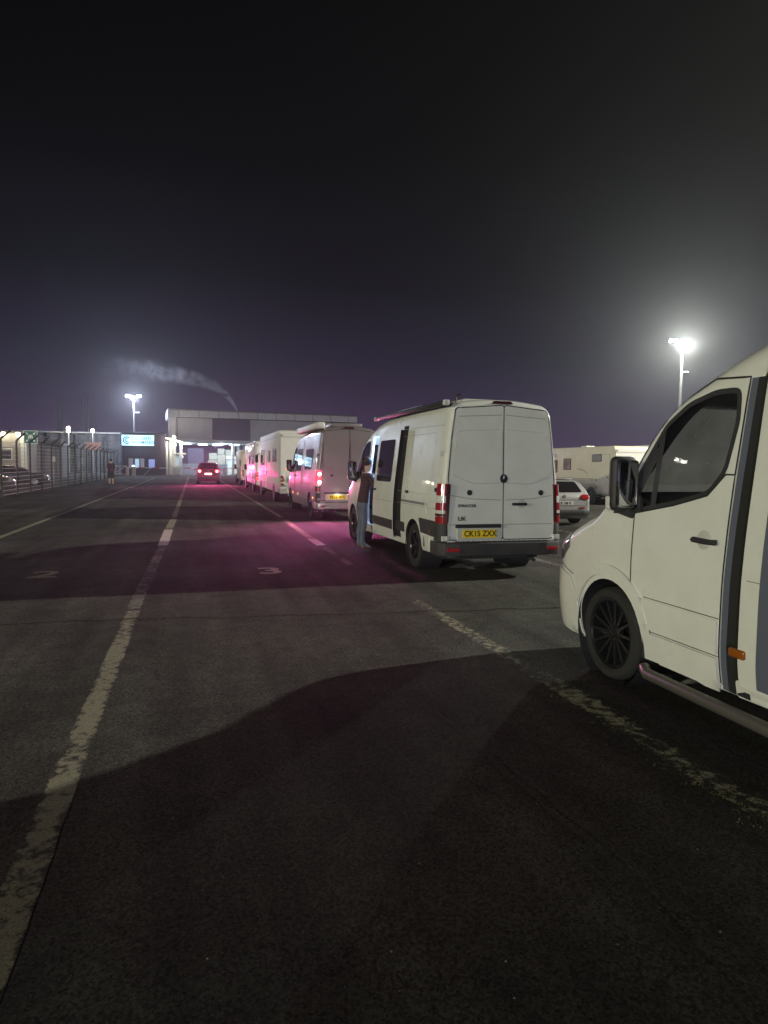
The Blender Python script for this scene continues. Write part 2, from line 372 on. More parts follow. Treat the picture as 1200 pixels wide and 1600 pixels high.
RAY = {'L': (lambda u, v: Vector((-4, u, v)), Vector((1, 0, 0))), 'R': (lambda u, v: Vector((4, u, v)), Vector((-1, 0, 0))),
       'B': (lambda u, v: Vector((u, -12, v)), Vector((0, 1, 0))), 'F': (lambda u, v: Vector((u, 12, v)), Vector((0, -1, 0))),
       'T': (lambda u, v: Vector((u, v, 6)), Vector((0, 0, -1)))}
def proj(bvh, side, u, v):
    o, d = RAY[side]; hit = bvh.ray_cast(o(u, v), d)
    if hit[0] is None:
        q = bvh.find_nearest(o(u, v) + d * (3.0 if side in 'LR' else 6.4 if side == 'B' else 11.0)); hit = (q[0], q[1])
    nrm = hit[1]
    if nrm.dot(d) > 0: nrm = -nrm
    return hit[0], nrm
def panel(bvh, side, poly, name, m, parent, off=0.003, thick=0.0, grid=0.07, rad=0.03, shift=None, depth=0.004):
    if rad: poly = smooth_poly(poly, rad)
    bm = bmesh.new(); bm.faces.new([bm.verts.new((u, v, 0)) for u, v in poly])
    us = [p[0] for p in poly]; vs = [p[1] for p in poly]
    for lo, hi, ax in ((min(us), max(us), 0), (min(vs), max(vs), 1)):
        k = max(1, int((hi - lo) / grid))
        for i in range(1, k + 1):
            c = lo + (hi - lo) * i / (k + 1); co = [0, 0, 0]; no = [0, 0, 0]; co[ax] = c; no[ax] = 1
            bmesh.ops.bisect_plane(bm, geom=bm.verts[:] + bm.edges[:] + bm.faces[:], plane_co=co, plane_no=no, dist=1e-5)
    bmesh.ops.triangulate(bm, faces=[f for f in bm.faces if len(f.verts) > 4])
    bnd = [e for e in bm.edges if e.is_boundary]
    bot = {}
    for v in bm.verts:
        p, n = proj(bvh, side, v.co.x, v.co.y)
        bot[v] = (p + n * (off - depth), p + n * (off + thick))
    if thick or off > 0.004 or depth > 0.01:
        nb = {}
        for e in bnd:
            for v in e.verts:
                if v not in nb: nb[v] = bm.verts.new(bot[v][0])
        for e in bnd: bm.faces.new((e.verts[0], e.verts[1], nb[e.verts[1]], nb[e.verts[0]]))
    for v, (a, b) in bot.items(): v.co = b
    if shift: bmesh.ops.translate(bm, vec=shift, verts=bm.verts)
    bmesh.ops.recalc_face_normals(bm, faces=bm.faces)
    # make the outer skin face outward
    d = RAY[side][1]; s = sum((f.normal.dot(d) * f.calc_area() for f in bm.faces))
    if s > 0: bmesh.ops.reverse_faces(bm, faces=bm.faces)
    me = bpy.data.meshes.new(name); bm.to_mesh(me); bm.free()
    return link(name, me, m, parent, 40)
def ribbon(bvh, side, lines, name, m, parent, wd=0.007, off=0.005, step=0.05, shift=None):
    if len(lines) > 1:
        return [ribbon(bvh, side, [l], name, m, parent, wd, off, step, shift) for l in lines][0]
    bm = bmesh.new()
    for ln in lines:
        pts = []
        for i in range(len(ln) - 1):
            a, b = Vector(ln[i]), Vector(ln[i + 1]); k = max(1, int((b - a).length / step))
            pts += [a.lerp(b, j / k) for j in range(k)]
        pts.append(Vector(ln[-1])); prev = None
        for i, p in enumerate(pts):
            d = (pts[min(i + 1, len(pts) - 1)] - pts[max(i - 1, 0)])
            if d.length < 1e-6: continue
            nn = Vector((-d.y, d.x)).normalized() * wd / 2
            q = []
            for t in (p + nn, p - nn):
                h, nr = proj(bvh, side, t.x, t.y); q.append(bm.verts.new(h + nr * off))
            if prev: bm.faces.new((prev[0], prev[1], q[1], q[0]))
            prev = q
    if shift: bmesh.ops.translate(bm, vec=shift, verts=bm.verts)
    bmesh.ops.recalc_face_normals(bm, faces=bm.faces)
    me = bpy.data.meshes.new(name); bm.to_mesh(me); bm.free()
    return link(name, me, m, parent)

# ------------------------------------------------------------------ wheels
WHEELS = {}
def wheel_meshes(style, r, wd):
    key = (style, r, wd)
    if key in WHEELS: return WHEELS[key]
    rr = r * (0.765 if style == 'multi' else 0.64)
    t = MB(); h = wd / 2
    t.lathe([(rr, -h * 0.9), (rr + 0.012, -h), (r * 0.80, -h * 1.04), (r * 0.93, -h * 0.98), (r * 0.985, -h * 0.80), (r, -h * 0.55), (r, -h * 0.42), (r - 0.008, -h * 0.40), (r - 0.008, -h * 0.30), (r, -h * 0.28),
             (r, h * 0.28), (r - 0.008, h * 0.30), (r - 0.008, h * 0.40), (r, h * 0.42), (r, h * 0.55), (r * 0.985, h * 0.80), (r * 0.93, h * 0.98), (r * 0.80, h * 1.04), (rr + 0.012, h), (rr, h * 0.9)], n=44, cap=False)
    bmesh.ops.recalc_face_normals(t.bm, faces=t.bm.faces)
    tm = bpy.data.meshes.new('tyre'); t.bm.to_mesh(tm); t.bm.free()
    q = MB()
    q.lathe([(rr, -h * 0.85), (rr, h * 0.92), (rr - 0.018, h * 0.96), (rr - 0.03, h * 0.85), (rr - 0.035, h * 0.1), (0.05, 0.0)], n=36, cap=False)
    ns = {'multi': 14, 'six': 6, 'steel': 8, 'car': 5}[style]
    for k in range(ns):
        a = 2 * math.pi * k / ns
        for da in ((-0.10, 0.10) if style in ('six',) else (0,)):
            w0, w1 = {'multi': (0.026, 0.020), 'six': (0.034, 0.030), 'steel': (0.06, 0.07), 'car': (0.06, 0.05)}[style]
            c, s_ = math.cos(a + da), math.sin(a + da)
            vs = []
            for rad_, ww, x0 in ((0.05, w0, h * 0.62), (rr - 0.02, w1, h * 0.86)):
                for x, sg in ((x0, -1), (x0, 1), (x0 - 0.03, 1), (x0 - 0.03, -1)):
                    vs.append(q.bm.verts.new((x, rad_ * c - sg * ww / 2 * s_, rad_ * s_ + sg * ww / 2 * c)))
            for i in range(4): q.bm.faces.new((vs[i], vs[(i + 1) % 4], vs[4 + (i + 1) % 4], vs[4 + i]))
    q.lathe([(0.075, h * 0.3), (0.075, h * 0.62), (0.06, h * 0.70), (0.0, h * 0.72)], n=18)
    for k in range(5):
        a = 2 * math.pi * k / 5; q.lathe([(0.011, h * 0.6), (0.011, h * 0.74), (0.0, h * 0.75)], c=(0, 0.052 * math.cos(a), 0.052 * math.sin(a)), n=8)
    bmesh.ops.recalc_face_normals(q.bm, faces=q.bm.faces)
    rm = bpy.data.meshes.new('rim'); q.bm.to_mesh(rm); q.bm.free()
    for me, k in ((tm, RUBBER), (rm, {'multi': RIMBLACK, 'six': RIMBLACK, 'steel': RIMGREY, 'car': RIMGREY}[style])):
        me.materials.append(k); me.polygons.foreach_set('use_smooth', [True] * len(me.polygons)); me.set_sharp_from_angle(angle=R(35))
    WHEELS[key] = (tm, rm); return tm, rm
def add_wheel(root, x, y, r, wd, style):
    tm, rm = wheel_meshes(style, r, wd)
    o = bpy.data.objects.new('wheel', tm); COL.objects.link(o); o.parent = root; o.location = (x, y, r)
    if x < 0: o.rotation_euler = (0, 0, math.pi)
    o.rotation_euler.x = random.uniform(0, 0.4)
    p = bpy.data.objects.new('rim', rm); COL.objects.link(p); p.parent = o
    return o

# ================================================================== SETTING
GROUND_MAT = asphalt()
def sheet(name, x0, x1, y0, y1, z, m, nx=1, ny=1):
    b = MB()
    g = bmesh.ops.create_grid(b.bm, x_segments=nx, y_segments=ny, size=1.0)
    bmesh.ops.transform(b.bm, matrix=Matrix.Translation(((x0 + x1) / 2, (y0 + y1) / 2, z)) @ Matrix.Diagonal(((x1 - x0) / 2, (y1 - y0) / 2, 1, 1)), verts=b.bm.verts)
    return b.obj(name, m, recalc=False)
ground = tag(sheet('ground', -340, 340, -110, 470, 0.0, GROUND_MAT), kind='structure')

PAINT_A = worn_paint('worn lane paint', (0.31, 0.29, 0.21), 0.41)
PAINT_C = worn_paint('crackled lane paint', (0.30, 0.28, 0.20), 0.425, -0.655, 0.08, 44, 0.16)
PAINT_B = worn_paint('badly worn lane paint', (0.38, 0.35, 0.25), 0.525, 2.655, 0.13, 34, 0.16)
PAINT_F = worn_paint('faded lane paint', (0.22, 0.21, 0.18), 0.50)
PAINT_N = worn_paint('bright lane paint', (0.55, 0.53, 0.48), 0.28)
def lane(name, pts, wd, m, z=0.0014):
    """painted strip with slightly uneven edges along a ground polyline"""
    b = MB(); prev = None
    P = [Vector(p) for p in pts]
    for i in range(len(P) - 1):
        k = max(1, int((P[i + 1] - P[i]).length / 0.12)); k = min(k, 400)
        for j in range(k + (i == len(P) - 2)):
            p = P[i].lerp(P[i + 1], j / k); d = (P[i + 1] - P[i]).normalized(); n = Vector((-d.y, d.x))
            a = p + n * (wd / 2 + random.uniform(-0.006, 0.006)); c = p - n * (wd / 2 + random.uniform(-0.006, 0.006))
            q = (b.bm.verts.new((a.x, a.y, z)), b.bm.verts.new((c.x, c.y, z)))
            if prev: b.bm.faces.new((prev[0], prev[1], q[1], q[0]))
            prev = q
    bmesh.ops.recalc_face_normals(b.bm, faces=b.bm.faces)
    for f in b.bm.faces:
        if f.normal.z < 0: f.normal_flip()
    return tag(b.obj(name, m, recalc=False), kind='structure')
lane('lane_line', [(-0.645, 0.2), (-0.66, 4), (-0.65, 7.95)], 0.152, PAINT_C)
lane('lane_line', [(-0.665, 8.02), (-0.60, 14.2)], 0.15, PAINT_F)
lane('lane_line', [(-0.60, 14.25), (-0.60, 17.6)], 0.20, PAINT_N)
lane('lane_line', [(-0.60, 17.65), (-0.57, 21.0)], 0.19, PAINT_A)
lane('lane_line', [(-0.57, 21.4), (-0.55, 88)], 0.15, PAINT_A)
lane('lane_line', [(2.65, 0.4), (2.675, 3.0), (2.66, 5.0)], 0.23, PAINT_B)
lane('lane_line', [(2.66, 5.02), (2.63, 6.2), (2.60, 7.85)], 0.18, PAINT_B)
lane('lane_line', [(2.50, 10.9), (2.52, 13.3)], 0.13, PAINT_F)
lane('lane_line', [(2.52, 13.7), (2.53, 14.9)], 0.20, PAINT_N)
lane('lane_line', [(2.53, 14.95), (2.62, 20.2)], 0.16, PAINT_A)
lane('lane_line', [(2.64, 21.2), (2.62, 30), (2.52, 75)], 0.14, PAINT_A)
lane('lane_line', [(-4.08, 3), (-4.03, 24), (-4.08, 78)], 0.15, PAINT_A)
lane('lane_line', [(5.95, 1), (5.95, 30)], 0.15, PAINT_F)
lane('lane_line', [(9.3, 1), (9.3, 40)], 0.15, PAINT_F)
for s, x, y, sz in (('2', -2.10, 10.80, 0.86), ('3', 1.14, 10.52, 0.86), ('4', 4.25, 10.35, 0.86)):
    o = text('lane_number', s, sz, PAINT_N if s != '2' else PAINT_A, None, Matrix.Translation((x, y, 0.002)), extrude=0.0, bold=0.018, sx=1.0)
    tag(o, kind='structure')

# cracks across the tarmac with weeds in them
CRACK = mat('crack in tarmac', (0.014, 0.013, 0.011), 0.95)
def crack(name, pts, wd, step=0.07, jit=0.03):
    b = MB(); prev = None; P = [Vector(p) for p in pts]; drift = 0; path = []
    for i in range(len(P) - 1):
        L = (P[i + 1] - P[i]).length; k = max(1, int(L / step)); d = (P[i + 1] - P[i]).normalized(); n = Vector((-d.y, d.x))
        for j in range(k):
            drift = drift * 0.92 + random.uniform(-jit, jit)
            p = P[i].lerp(P[i + 1], j / k) + n * drift; w = wd * random.uniform(0.35, 1.0); path.append(p.copy())
            q = (b.bm.verts.new((*(p + n * w / 2), 0.0085)), b.bm.verts.new((*(p - n * w / 2), 0.0085)))
            if prev: b.bm.faces.new((prev[0], prev[1], q[1], q[0]))
            prev = q
    for f in b.bm.faces:
        f.normal_update()
        if f.normal.z < 0: f.normal_flip()
    tag(b.obj(name, CRACK, recalc=False), kind='structure'); return path
cp = crack('ground_crack', [(-6, 7.75), (-2, 7.62), (1.2, 7.40), (4.4, 7.0), (9, 6.7)], 0.040)
crack('ground_crack', [(1.55, 4.2), (1.62, 3.2), (1.66, 2.3), (1.6, 1.3)], 0.014, jit=0.012)
crack('ground_crack', [(2.0, 8.6), (2.3, 9.4), (2.25, 10.4)], 0.012)
WEED = mat('weeds', (0.13, 0.115, 0.045), 0.8)
wb = MB()
def tuft(x, y, h, n):
    for _ in range(n):
        a = random.uniform(0, 6.28); l = h * random.uniform(0.4, 1); px, py = x + random.gauss(0, 0.012), y + random.gauss(0, 0.012)
        dx, dy = math.cos(a), math.sin(a); w = 0.0035
        wb.bm.faces.new([wb.bm.verts.new(q) for q in ((px - dy * w, py + dx * w, 0.002), (px + dy * w, py - dx * w, 0.002), (px + dx * l * 0.45, py + dy * l * 0.45, l * 0.7))])
for p in cp:
    if random.random() < (0.95 if 3.6 < p.x < 4.6 else 0.6 if p.x > 0.5 else 0.4): tuft(p.x, p.y, random.uniform(0.012, 0.05 if 3.6 < p.x < 4.6 else 0.022), 14)
for _ in range(170):
    y = random.uniform(1.0, 4.8); tuft(2.60 + random.gauss(0, 0.08), y, random.uniform(0.006, 0.016), 7)
tag(wb.obj('weeds', WEED, recalc=False), 'small weeds growing in the tarmac cracks', 'weeds', kind='stuff')
# loose grit and chips on the tarmac
gb = MB()
for _ in range(420):
    y = random.uniform(0.9, 9) ; x = random.uniform(-3.0, 5.0) * (0.3 + y / 9); s = random.uniform(0.002, 0.006)
    a = random.uniform(0, 3); v = [gb.bm.verts.new((x + s * math.cos(a + t), y + s * math.sin(a + t), 0.001)) for t in (0, 2.1, 4.2)] + [gb.bm.verts.new((x, y, s * 1.1))]
    for i in range(3): gb.bm.faces.new((v[i], v[(i + 1) % 3], v[3]))
tag(gb.obj('grit', mat('stone chips', (0.11, 0.105, 0.09), 0.8)), 'loose stone grit scattered over the tarmac', 'grit', kind='stuff')

# ================================================================== PANEL VANS
V_TOP = [(1.03, .62), (1.01, .80), (.96, .98), (.88, 1.08), (.70, 1.17), (.45, 1.27), (.22, 1.35), (.15, 1.41), (.02, 1.55), (-.2, 1.80), (-.4, 2.06), (-.55, 2.21), (-.75, 2.33), (-1.0, 2.43),
         (-1.3, 2.51), (-1.7, 2.58), (-2.3, 2.63), (-4, 2.67), (-5.2, 2.67), (-5.45, 2.65), (-5.54, 2.62), (-5.58, 2.57)]
V_W = [(1.03, .60), (1.0, .73), (.95, .81), (.85, .885), (.7, .935), (.4, .965), (0, .985), (-1, .985), (-5.2, .985), (-5.45, .975), (-5.53, .958), (-5.57, .93), (-5.58, .90)]
V_B = [(1.03, .42), (1.0, .30), (.95, .25), (.8, .22), (.2, .24), (-1, .27), (-5.58, .33)]
V_S = [(.2, .93), (.35, .97), (.6, 1.0), (.9, 1.0), (1.2, .985), (1.5, .955), (1.8, .920), (2.1, .885), (2.35, .85), (2.6, .81)]
V_RC = [(1.03, .1), (.7, .12), (.2, .1), (.1, .06), (-.5, .07), (-.75, .14), (-1.2, .19), (-5.58, .19)]
V_CR = [(1.03, .05), (.7, .07), (.2, .05), (.05, .10), (-.5, .13), (-.8, .10), (-1.3, .06), (-5.58, .05)]
def v_lean(y, z): return max(0.0, min(1.0, (-4.9 - y) / 0.6)) * 0.07 * max(0, z - 0.7) / 1.9
V_ST = sorted(set([t[0] for t in V_TOP + V_W] + [round(v, 3) for v in np.linspace(1.0, -1.6, 40)] + [round(v, 3) for v in np.linspace(-1.7, -5.4, 26)]))
WIN_F = [(-.13, 1.385), (-.30, 1.66), (-.50, 1.955), (-.70, 2.085), (-.93, 2.145), (-1.125, 2.14), (-1.145, 1.95), (-1.095, 1.64), (-.98, 1.50), (-.68, 1.42), (-.26, 1.34)]
DOOR_F = [(-.62, .285), (-.55, .42), (-.44, .70), (-.29, .765), (-.275, 1.325), (-.68, 1.405), (-.98, 1.485), (-1.11, 1.62), (-1.185, 1.62), (-1.185, 1.2), (-1.175, .285)]
SLIDE = [(-1.26, .40), (-1.26, 1.2), (-1.26, 1.7), (-1.26, 2.30), (-2.62, 2.30), (-2.62, .40)]
def sarc(cy, r, z0, a0, a1, n=12):
    return [(cy + r * math.cos(R(a0 + (a1 - a0) * i / n)), z0 + r * math.sin(R(a0 + (a1 - a0) * i / n))) for i in range(n + 1)]

def build_van(name, loc, paint, zs=1.0, wheel=('six', 0.365, 0.235), slide=None, seethrough=False, clad=True, plate=None, lit=False, side_windows=(), rear_label=False, wb=4.33):
    root = empty(name, loc)
    L = Loft(V_TOP, V_W, V_B, V_S, V_RC, V_CR, V_ST, zs=zs, lean=v_lean)
    obm = L.bmesh(); bvh = BVHTree.FromBMesh(obm)
    Li = Loft(V_TOP, V_W, V_B, V_S, V_RC, V_CR, [y for y in V_ST if -5.50 < y < 0.06], zs=zs, inset=(.05, .07, .12), lean=v_lean)
    ibm = Li.bmesh(flip=True)
    me = bpy.data.meshes.new('body'); tmp = bpy.data.meshes.new('t'); ibm.to_mesh(tmp); obm.from_mesh(tmp); obm.to_mesh(me); obm.free(); ibm.free(); bpy.data.meshes.remove(tmp)
    body = link('body', me, paint)
    ra = wheel[1] + 0.055
    # openings: wheel arches, cab glass, windscreen, side door
    c = MB()
    for y in (0, -wb):
        for a, b in ((-1.4, -0.62), (0.62, 1.4)): c.prism(sarc(y, ra, wheel[1] + .01, 0, 360, 40)[:-1], 'X', a, b)
    c.prism(smooth_poly([(u, v * zs) for u, v in WIN_F], .05), 'X', -1.5, 1.5)
    c.prism(smooth_poly([(-.80, 1.47), (.80, 1.47), (.70, 2.10), (-.70, 2.10)], .06), 'Y', -.78, .6)
    if slide is not None: c.prism(smooth_poly([(-1.30, .46), (-1.30, 2.24), (-2.58, 2.24), (-2.58, .46)], .06), 'X', -1.5, -.6)
    cut = c.obj('cutter', paint)
    md = body.modifiers.new('b', 'BOOLEAN'); md.object = cut; md.operation = 'DIFFERENCE'; md.solver = 'EXACT'
    m2 = baked(body); body.modifiers.clear(); body.data = m2; bpy.data.objects.remove(cut)
    m2.materials.clear(); m2.materials.append(paint); m2.materials.append(CREAMIN if slide is not None else BLACKPL); m2.materials.append(BLACKPL)
    # lining colour for the inner skin and well surfaces
    for p in m2.polygons:
        q, nrm, _, dist = bvh.find_nearest(p.center)
        if dist > 0.012: p.material_index = 2 if p.center.z < .9 and min(abs(p.center.y), abs(p.center.y + wb)) < ra + .03 else 1
    m2.polygons.foreach_set('use_smooth', [True] * len(m2.polygons)); m2.set_sharp_from_angle(angle=R(32))
    body.parent = root
    def Z(poly): return [(u, v * zs) for u, v in poly]
    # wheel wells + wheels
    for y in (0, -wb):
        for sg in (-1, 1):
            w = MB(); w.lathe([(ra + .012, -.19), (ra + .012, .17)], c=(sg * .78, y, wheel[1] + .01), n=30)
            for f in [f for f in w.bm.faces if len(f.verts) > 4 and abs(f.calc_center_median().x) > .8]: w.bm.faces.remove(f)
            w.obj('wheel_arch_liner', BLACKPL, root)
            add_wheel(root, sg * .84, y, wheel[1], wheel[2], wheel[0])
    fl = MB(); fl.box((0, -2.3, .30), (1.55, 5.9, .10)); fl.box((0, -wb, .30), (1.5, .12, .12)); fl.box((0, 0, .28), (1.5, .12, .12)); fl.obj('chassis', BLACKPL, root)
    # front doors
    for s in ('L', 'R'):
        d = panel(bvh, s, Z(DOOR_F), 'front_door', paint, root, off=.0035, thick=.002, rad=.03)
        ribbon(bvh, s, [Z(DOOR_F + DOOR_F[:1]), Z([(-1.185, 1.62), (-1.20, 2.21), (-.9, 2.23), (-.68, 2.14), (-.48, 2.02), (-.28, 1.72), (-.1, 1.40)])], 'door_seam', SEAM, d, .012, .0062)
        sg = -1 if s == 'L' else 1
        p, nr = proj(bvh, s, -1.02, 1.20 * zs)
        h = MB(); h.prism([(-.115 + p.y, p.z - .006), (-.10 + p.y, p.z + .014), (.02 + p.y, p.z + .017), (.09 + p.y, p.z + .021), (.112 + p.y, p.z + .004), (.10 + p.y, p.z - .016), (.0 + p.y, p.z - .020), (-.10 + p.y, p.z - .018)], 'X', (p + nr * .018).x, (p + nr * .042).x, bev=.008, seg=3); h.box(p + nr * .012 + Vector((0, .075, 0)), (.03, .03, .03)); h.box(p + nr * .012 + Vector((0, -.075, 0)), (.03, .03, .03))
        h.obj('door_handle', BLACKPL, d, 40)
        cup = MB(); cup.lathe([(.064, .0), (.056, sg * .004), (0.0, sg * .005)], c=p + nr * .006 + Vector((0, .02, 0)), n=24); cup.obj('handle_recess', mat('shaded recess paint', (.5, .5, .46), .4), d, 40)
        g = panel(bvh, s, Z(WIN_F), 'cab_window', (CLEAR if s == 'L' else DUSTY) if seethrough else TINT, root, off=-.012, rad=.05, grid=.1)
        ribbon(bvh, s, [Z(smooth_poly(WIN_F, .05)) + Z(smooth_poly(WIN_F, .05)[:1])], 'window_seal', BLACKPL, g, .035, .002)
        panel(bvh, s, Z([(-.03, 1.305), (-.36, 1.335), (-.34, 1.44), (-.22, 1.52), (-.12, 1.40)]), 'mirror_base', BLACKPL, root, off=.004, thick=.02, rad=.02, grid=.06)
        # quarter light divider bar
        ribbon(bvh, s, [Z([(-.46, 1.37), (-.47, 1.91)])], 'window_divider', BLACKPL, g, .055, .001)
        ribbon(bvh, s, [Z([(-.20, 1.36), (-.36, 1.66), (-.44, 1.80)])], 'quarter_trim', BLACKPL, g, .09, .0005)
        ribbon(bvh, s, [Z([(-.44, .735), (-1.17, .735)]), Z([(-.52, .50), (-1.17, .50)])], 'door_crease', SEAM, d, .006, .0062)
        # mirror
        m = empty('mirror', (sg * 1.06, -.27, 1.49 * zs)); m.parent = root
        b = MB(); b.box((0, .02, .05), (.20, .10, .40), bev=.045, seg=4); hs_ = b.obj('mirror_housing', BLACKPL, m, 50)
        b = MB(); b.box((0, -.034, .05), (.165, .012, .34), bev=.02, seg=3); b.obj('mirror_glass', mat('mirror', (.6, .6, .6), .03, metal=1.0), m, 40)
        b = MB(); b.tube([(0, .02, -.13), (-sg * .10, .03, -.17), (-sg * .22, .06, -.15)], [.045, .04, .05], 10); b.prism([(-.10, -.20), (.14, -.13), (.14, -.05), (-.02, -.10)], 'X', -sg * .10, -sg * .26, bev=.01); b.obj('mirror_arm', BLACKPL, m, 50)
        b = MB(); b.box((sg * .085, .055, -.09), (.035, .06, .10), bev=.014, seg=3); b.obj('indicator', CLEARLENS if not lit else AMBERLIT, m, 40)
    ws = panel(bvh, 'F', [(-.82, 1.45 * zs), (.82, 1.45 * zs), (.715, 2.12 * zs), (-.715, 2.12 * zs)], 'windscreen', DUSTY if seethrough else TINT, root, off=-.01, rad=.07, grid=.12)
    ribbon(bvh, 'F', [[(-.82, 1.45 * zs), (.82, 1.45 * zs), (.715, 2.12 * zs), (-.715, 2.12 * zs), (-.82, 1.45 * zs)]], 'windscreen_seal', BLACKPL, ws, .04, .002)
    # front end
    ribbon(bvh, 'F', [[(-.80, 1.02), (-.5, .95), (.5, .95), (.80, 1.02)], [(-.55, .92), (-.45, .70), (.45, .70), (.55, .92)]], 'bonnet_seam', SEAM, root, .009, .003)
    gr = panel(bvh, 'F', [(-.42, .72), (.42, .72), (.50, .92), (-.50, .92)], 'grille', BLACKPL, root, off=.002, thick=.006)
    for i in range(3):
        ribbon(bvh, 'F', [[(-.44, .765 + .05 * i), (.44, .765 + .05 * i)]], 'grille_bar', CHROME, gr, .014, .016)
    for sg in (-1, 1):
        hl = panel(bvh, 'F', [(sg * .56, .74), (sg * .80, .86), (sg * .845, 1.03), (sg * .60, .93)], 'headlight', HEADLAMP, root, off=.002, thick=.01, rad=.04, grid=.04)
    for s in ('L', 'R'):
        ribbon(bvh, s, [sarc(0, ra + .055, wheel[1] + .01, 15, 165, 24)], 'arch_crease', paint, root, .03, .010)
        ribbon(bvh, s, [[(.55, .745), (.78, .80), (.93, .80)], [(-.275, 1.325), (-.05, 1.33)], [(-.28, .77), (-.36, .60)]], 'wing_seam', SEAM, root, .007, .003)
        panel(bvh, s, [(.62, .98), (.78, .84), (.93, .84), (.93, .97), (.80, 1.06), (.66, 1.10)], 'headlight_side', HEADLAMP, root, off=.002, thick=.006, grid=.04)
    # side body: swage lines and panels
    for s in ('L', 'R'):
        rear0 = -5.35
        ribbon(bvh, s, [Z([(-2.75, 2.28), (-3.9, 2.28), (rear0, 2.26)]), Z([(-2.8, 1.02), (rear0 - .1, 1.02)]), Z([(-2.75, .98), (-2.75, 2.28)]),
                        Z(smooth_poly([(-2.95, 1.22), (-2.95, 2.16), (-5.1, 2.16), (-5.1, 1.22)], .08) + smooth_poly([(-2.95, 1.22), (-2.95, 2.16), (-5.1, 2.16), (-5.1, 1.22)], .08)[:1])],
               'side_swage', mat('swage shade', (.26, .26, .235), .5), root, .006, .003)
        if clad:
            for nm, pl, t in (('side_cladding', [(-.60, .54), (-.53, .70), (-1.2, .70), (-1.2, .54)], .012), ('side_cladding', [(-2.68, .54), (-2.68, .70), (-wb + ra + .05, .70), (-wb + ra + .02, .54)], .012),
                              ('side_cladding', [(-wb - ra - .02, .62), (-wb - ra + .08, .84), (-5.32, .84), (-5.50, .80), (-5.50, .60)], .016)):
                panel(bvh, s, pl, nm, CLAD, root, off=.004, thick=t, rad=.02)
            panel(bvh, s, [(-wb - ra - .01, .37), (-wb - ra - .02, .60), (-5.15, .60), (-5.05, .37)], 'rear_skirt', paint, root, off=.004, thick=.006, rad=.02)
            p, nr = proj(bvh, s, -5.2, .68); b = MB(); b.lathe([(.03, 0), (.027, .008), (0, .010)], c=p + nr * .02 - Vector((.008, 0, 0)) * (1 if s == 'L' else -1), n=16); b.obj('side_marker', AMBER, root, 40)
    # sliding door
    ofs = Vector((0, 0, 0)) if slide is None else Vector((-.075, -slide, 0))
    sd = panel(bvh, 'L', Z(SLIDE), 'sliding_door', paint, root, off=.0035, thick=.003 if slide is None else .004, rad=.05, shift=ofs)
    if slide is not None:      # inner skin gives the door its thickness
        si = [(-1.275, .415), (-1.275, 1.2), (-1.275, 1.7), (-1.275, 2.285), (-2.605, 2.285), (-2.605, .415)]
        panel(bvh, 'L', Z(si), 'door_edge', JAMB if seethrough else SEAM, sd, off=.0, depth=.07, rad=.05, shift=ofs)
    if slide is None: ribbon(bvh, 'L', [Z(SLIDE + SLIDE[:1])], 'door_seam', SEAM, sd, .009, .0062)
    p, nr = proj(bvh, 'L', -1.38 if not seethrough else -2.4, 1.20 * zs); h = MB(); h.box(p + nr * .03 + ofs, (.026, .17, .036), bev=.012, seg=3); h.box(p + nr * .012 + ofs, (.03, .10, .03)); h.obj('door_handle', BLACKPL, sd, 40)
    if clad:
        panel(bvh, 'L', [(-1.27, .54), (-1.27, .70), (-2.61, .70), (-2.61, .54)], 'side_cladding', CLAD, sd, off=.008, thick=.012, rad=.02, shift=ofs)
    panel(bvh, 'L', [(-2.65, 1.045), (-2.65, 1.085), (-5.0, 1.085), (-5.0, 1.045)], 'door_rail', mat('rail shade', (.18, .18, .17), .5), root, off=.002, rad=0)
    ribbon(bvh, 'L', [Z([(-1.3, 1.02), (-2.58, 1.02)])], 'door_swage', mat('swage shade'), sd, .006, .0085, shift=ofs)
    for (y0, y1, z0, z1, on_door) in side_windows:
        wpoly = Z([(y0, z0), (y0, z1), (y1, z1), (y1, z0)])
        sh = ofs if on_door else None
        wn = panel(bvh, 'L', wpoly, 'side_window', TINT, sd if on_door else root, off=.009, thick=.004, rad=.07, shift=sh)
        if not on_door: ribbon(bvh, 'L', [smooth_poly(wpoly, .07) + smooth_poly(wpoly, .07)[:1]], 'window_seal', BLACKPL, wn, .02, .014, shift=sh)
    # rear doors
    SX_ = .02
    dl = [(-.865, .60), (-.875, 1.0), (-.855, 1.5), (-.80, 2.1), (-.74, 2.50), (SX_, 2.565), (SX_, .575), (-.80, .575)]
    dr = [(SX_, .575), (SX_, 2.565), (.74, 2.50), (.80, 2.1), (.855, 1.5), (.875, 1.0), (.865, .60), (.80, .575)]
    for k, pl in enumerate((dl, dr)):
        d = panel(bvh, 'B', Z(pl), 'rear_door', paint, root, off=.0035, thick=.003, rad=.05)
        ribbon(bvh, 'B', [Z(smooth_poly(pl, .05) + smooth_poly(pl, .05)[:1])], 'door_seam', SEAM, d, .014, .0075)
        sg = -1 if k == 0 else 1
        em = [(SX_ + sg * .035, 1.42), (SX_ + sg * .035, 2.20), (sg * .68, 2.17), (sg * .74, 2.12), (sg * .79, 1.60), (sg * .78, 1.52), (sg * .45, 1.40)]
        panel(bvh, 'B', Z(em), 'pressed_panel', paint, d, off=.0075, thick=.014, rad=.05)
        ribbon(bvh, 'B', [Z(smooth_poly(em, .05) + smooth_poly(em, .05)[:1]), Z([(SX_ + sg * .03, 2.42), (sg * .70, 2.38)]), Z([(SX_ + sg * .03, 1.16), (sg * .5, 1.18), (sg * .82, 1.23)]), Z([(SX_ + sg * .02, .80), (sg * .84, .80)])],
               'pressed_line', mat('swage shade'), d, .009, .0085)
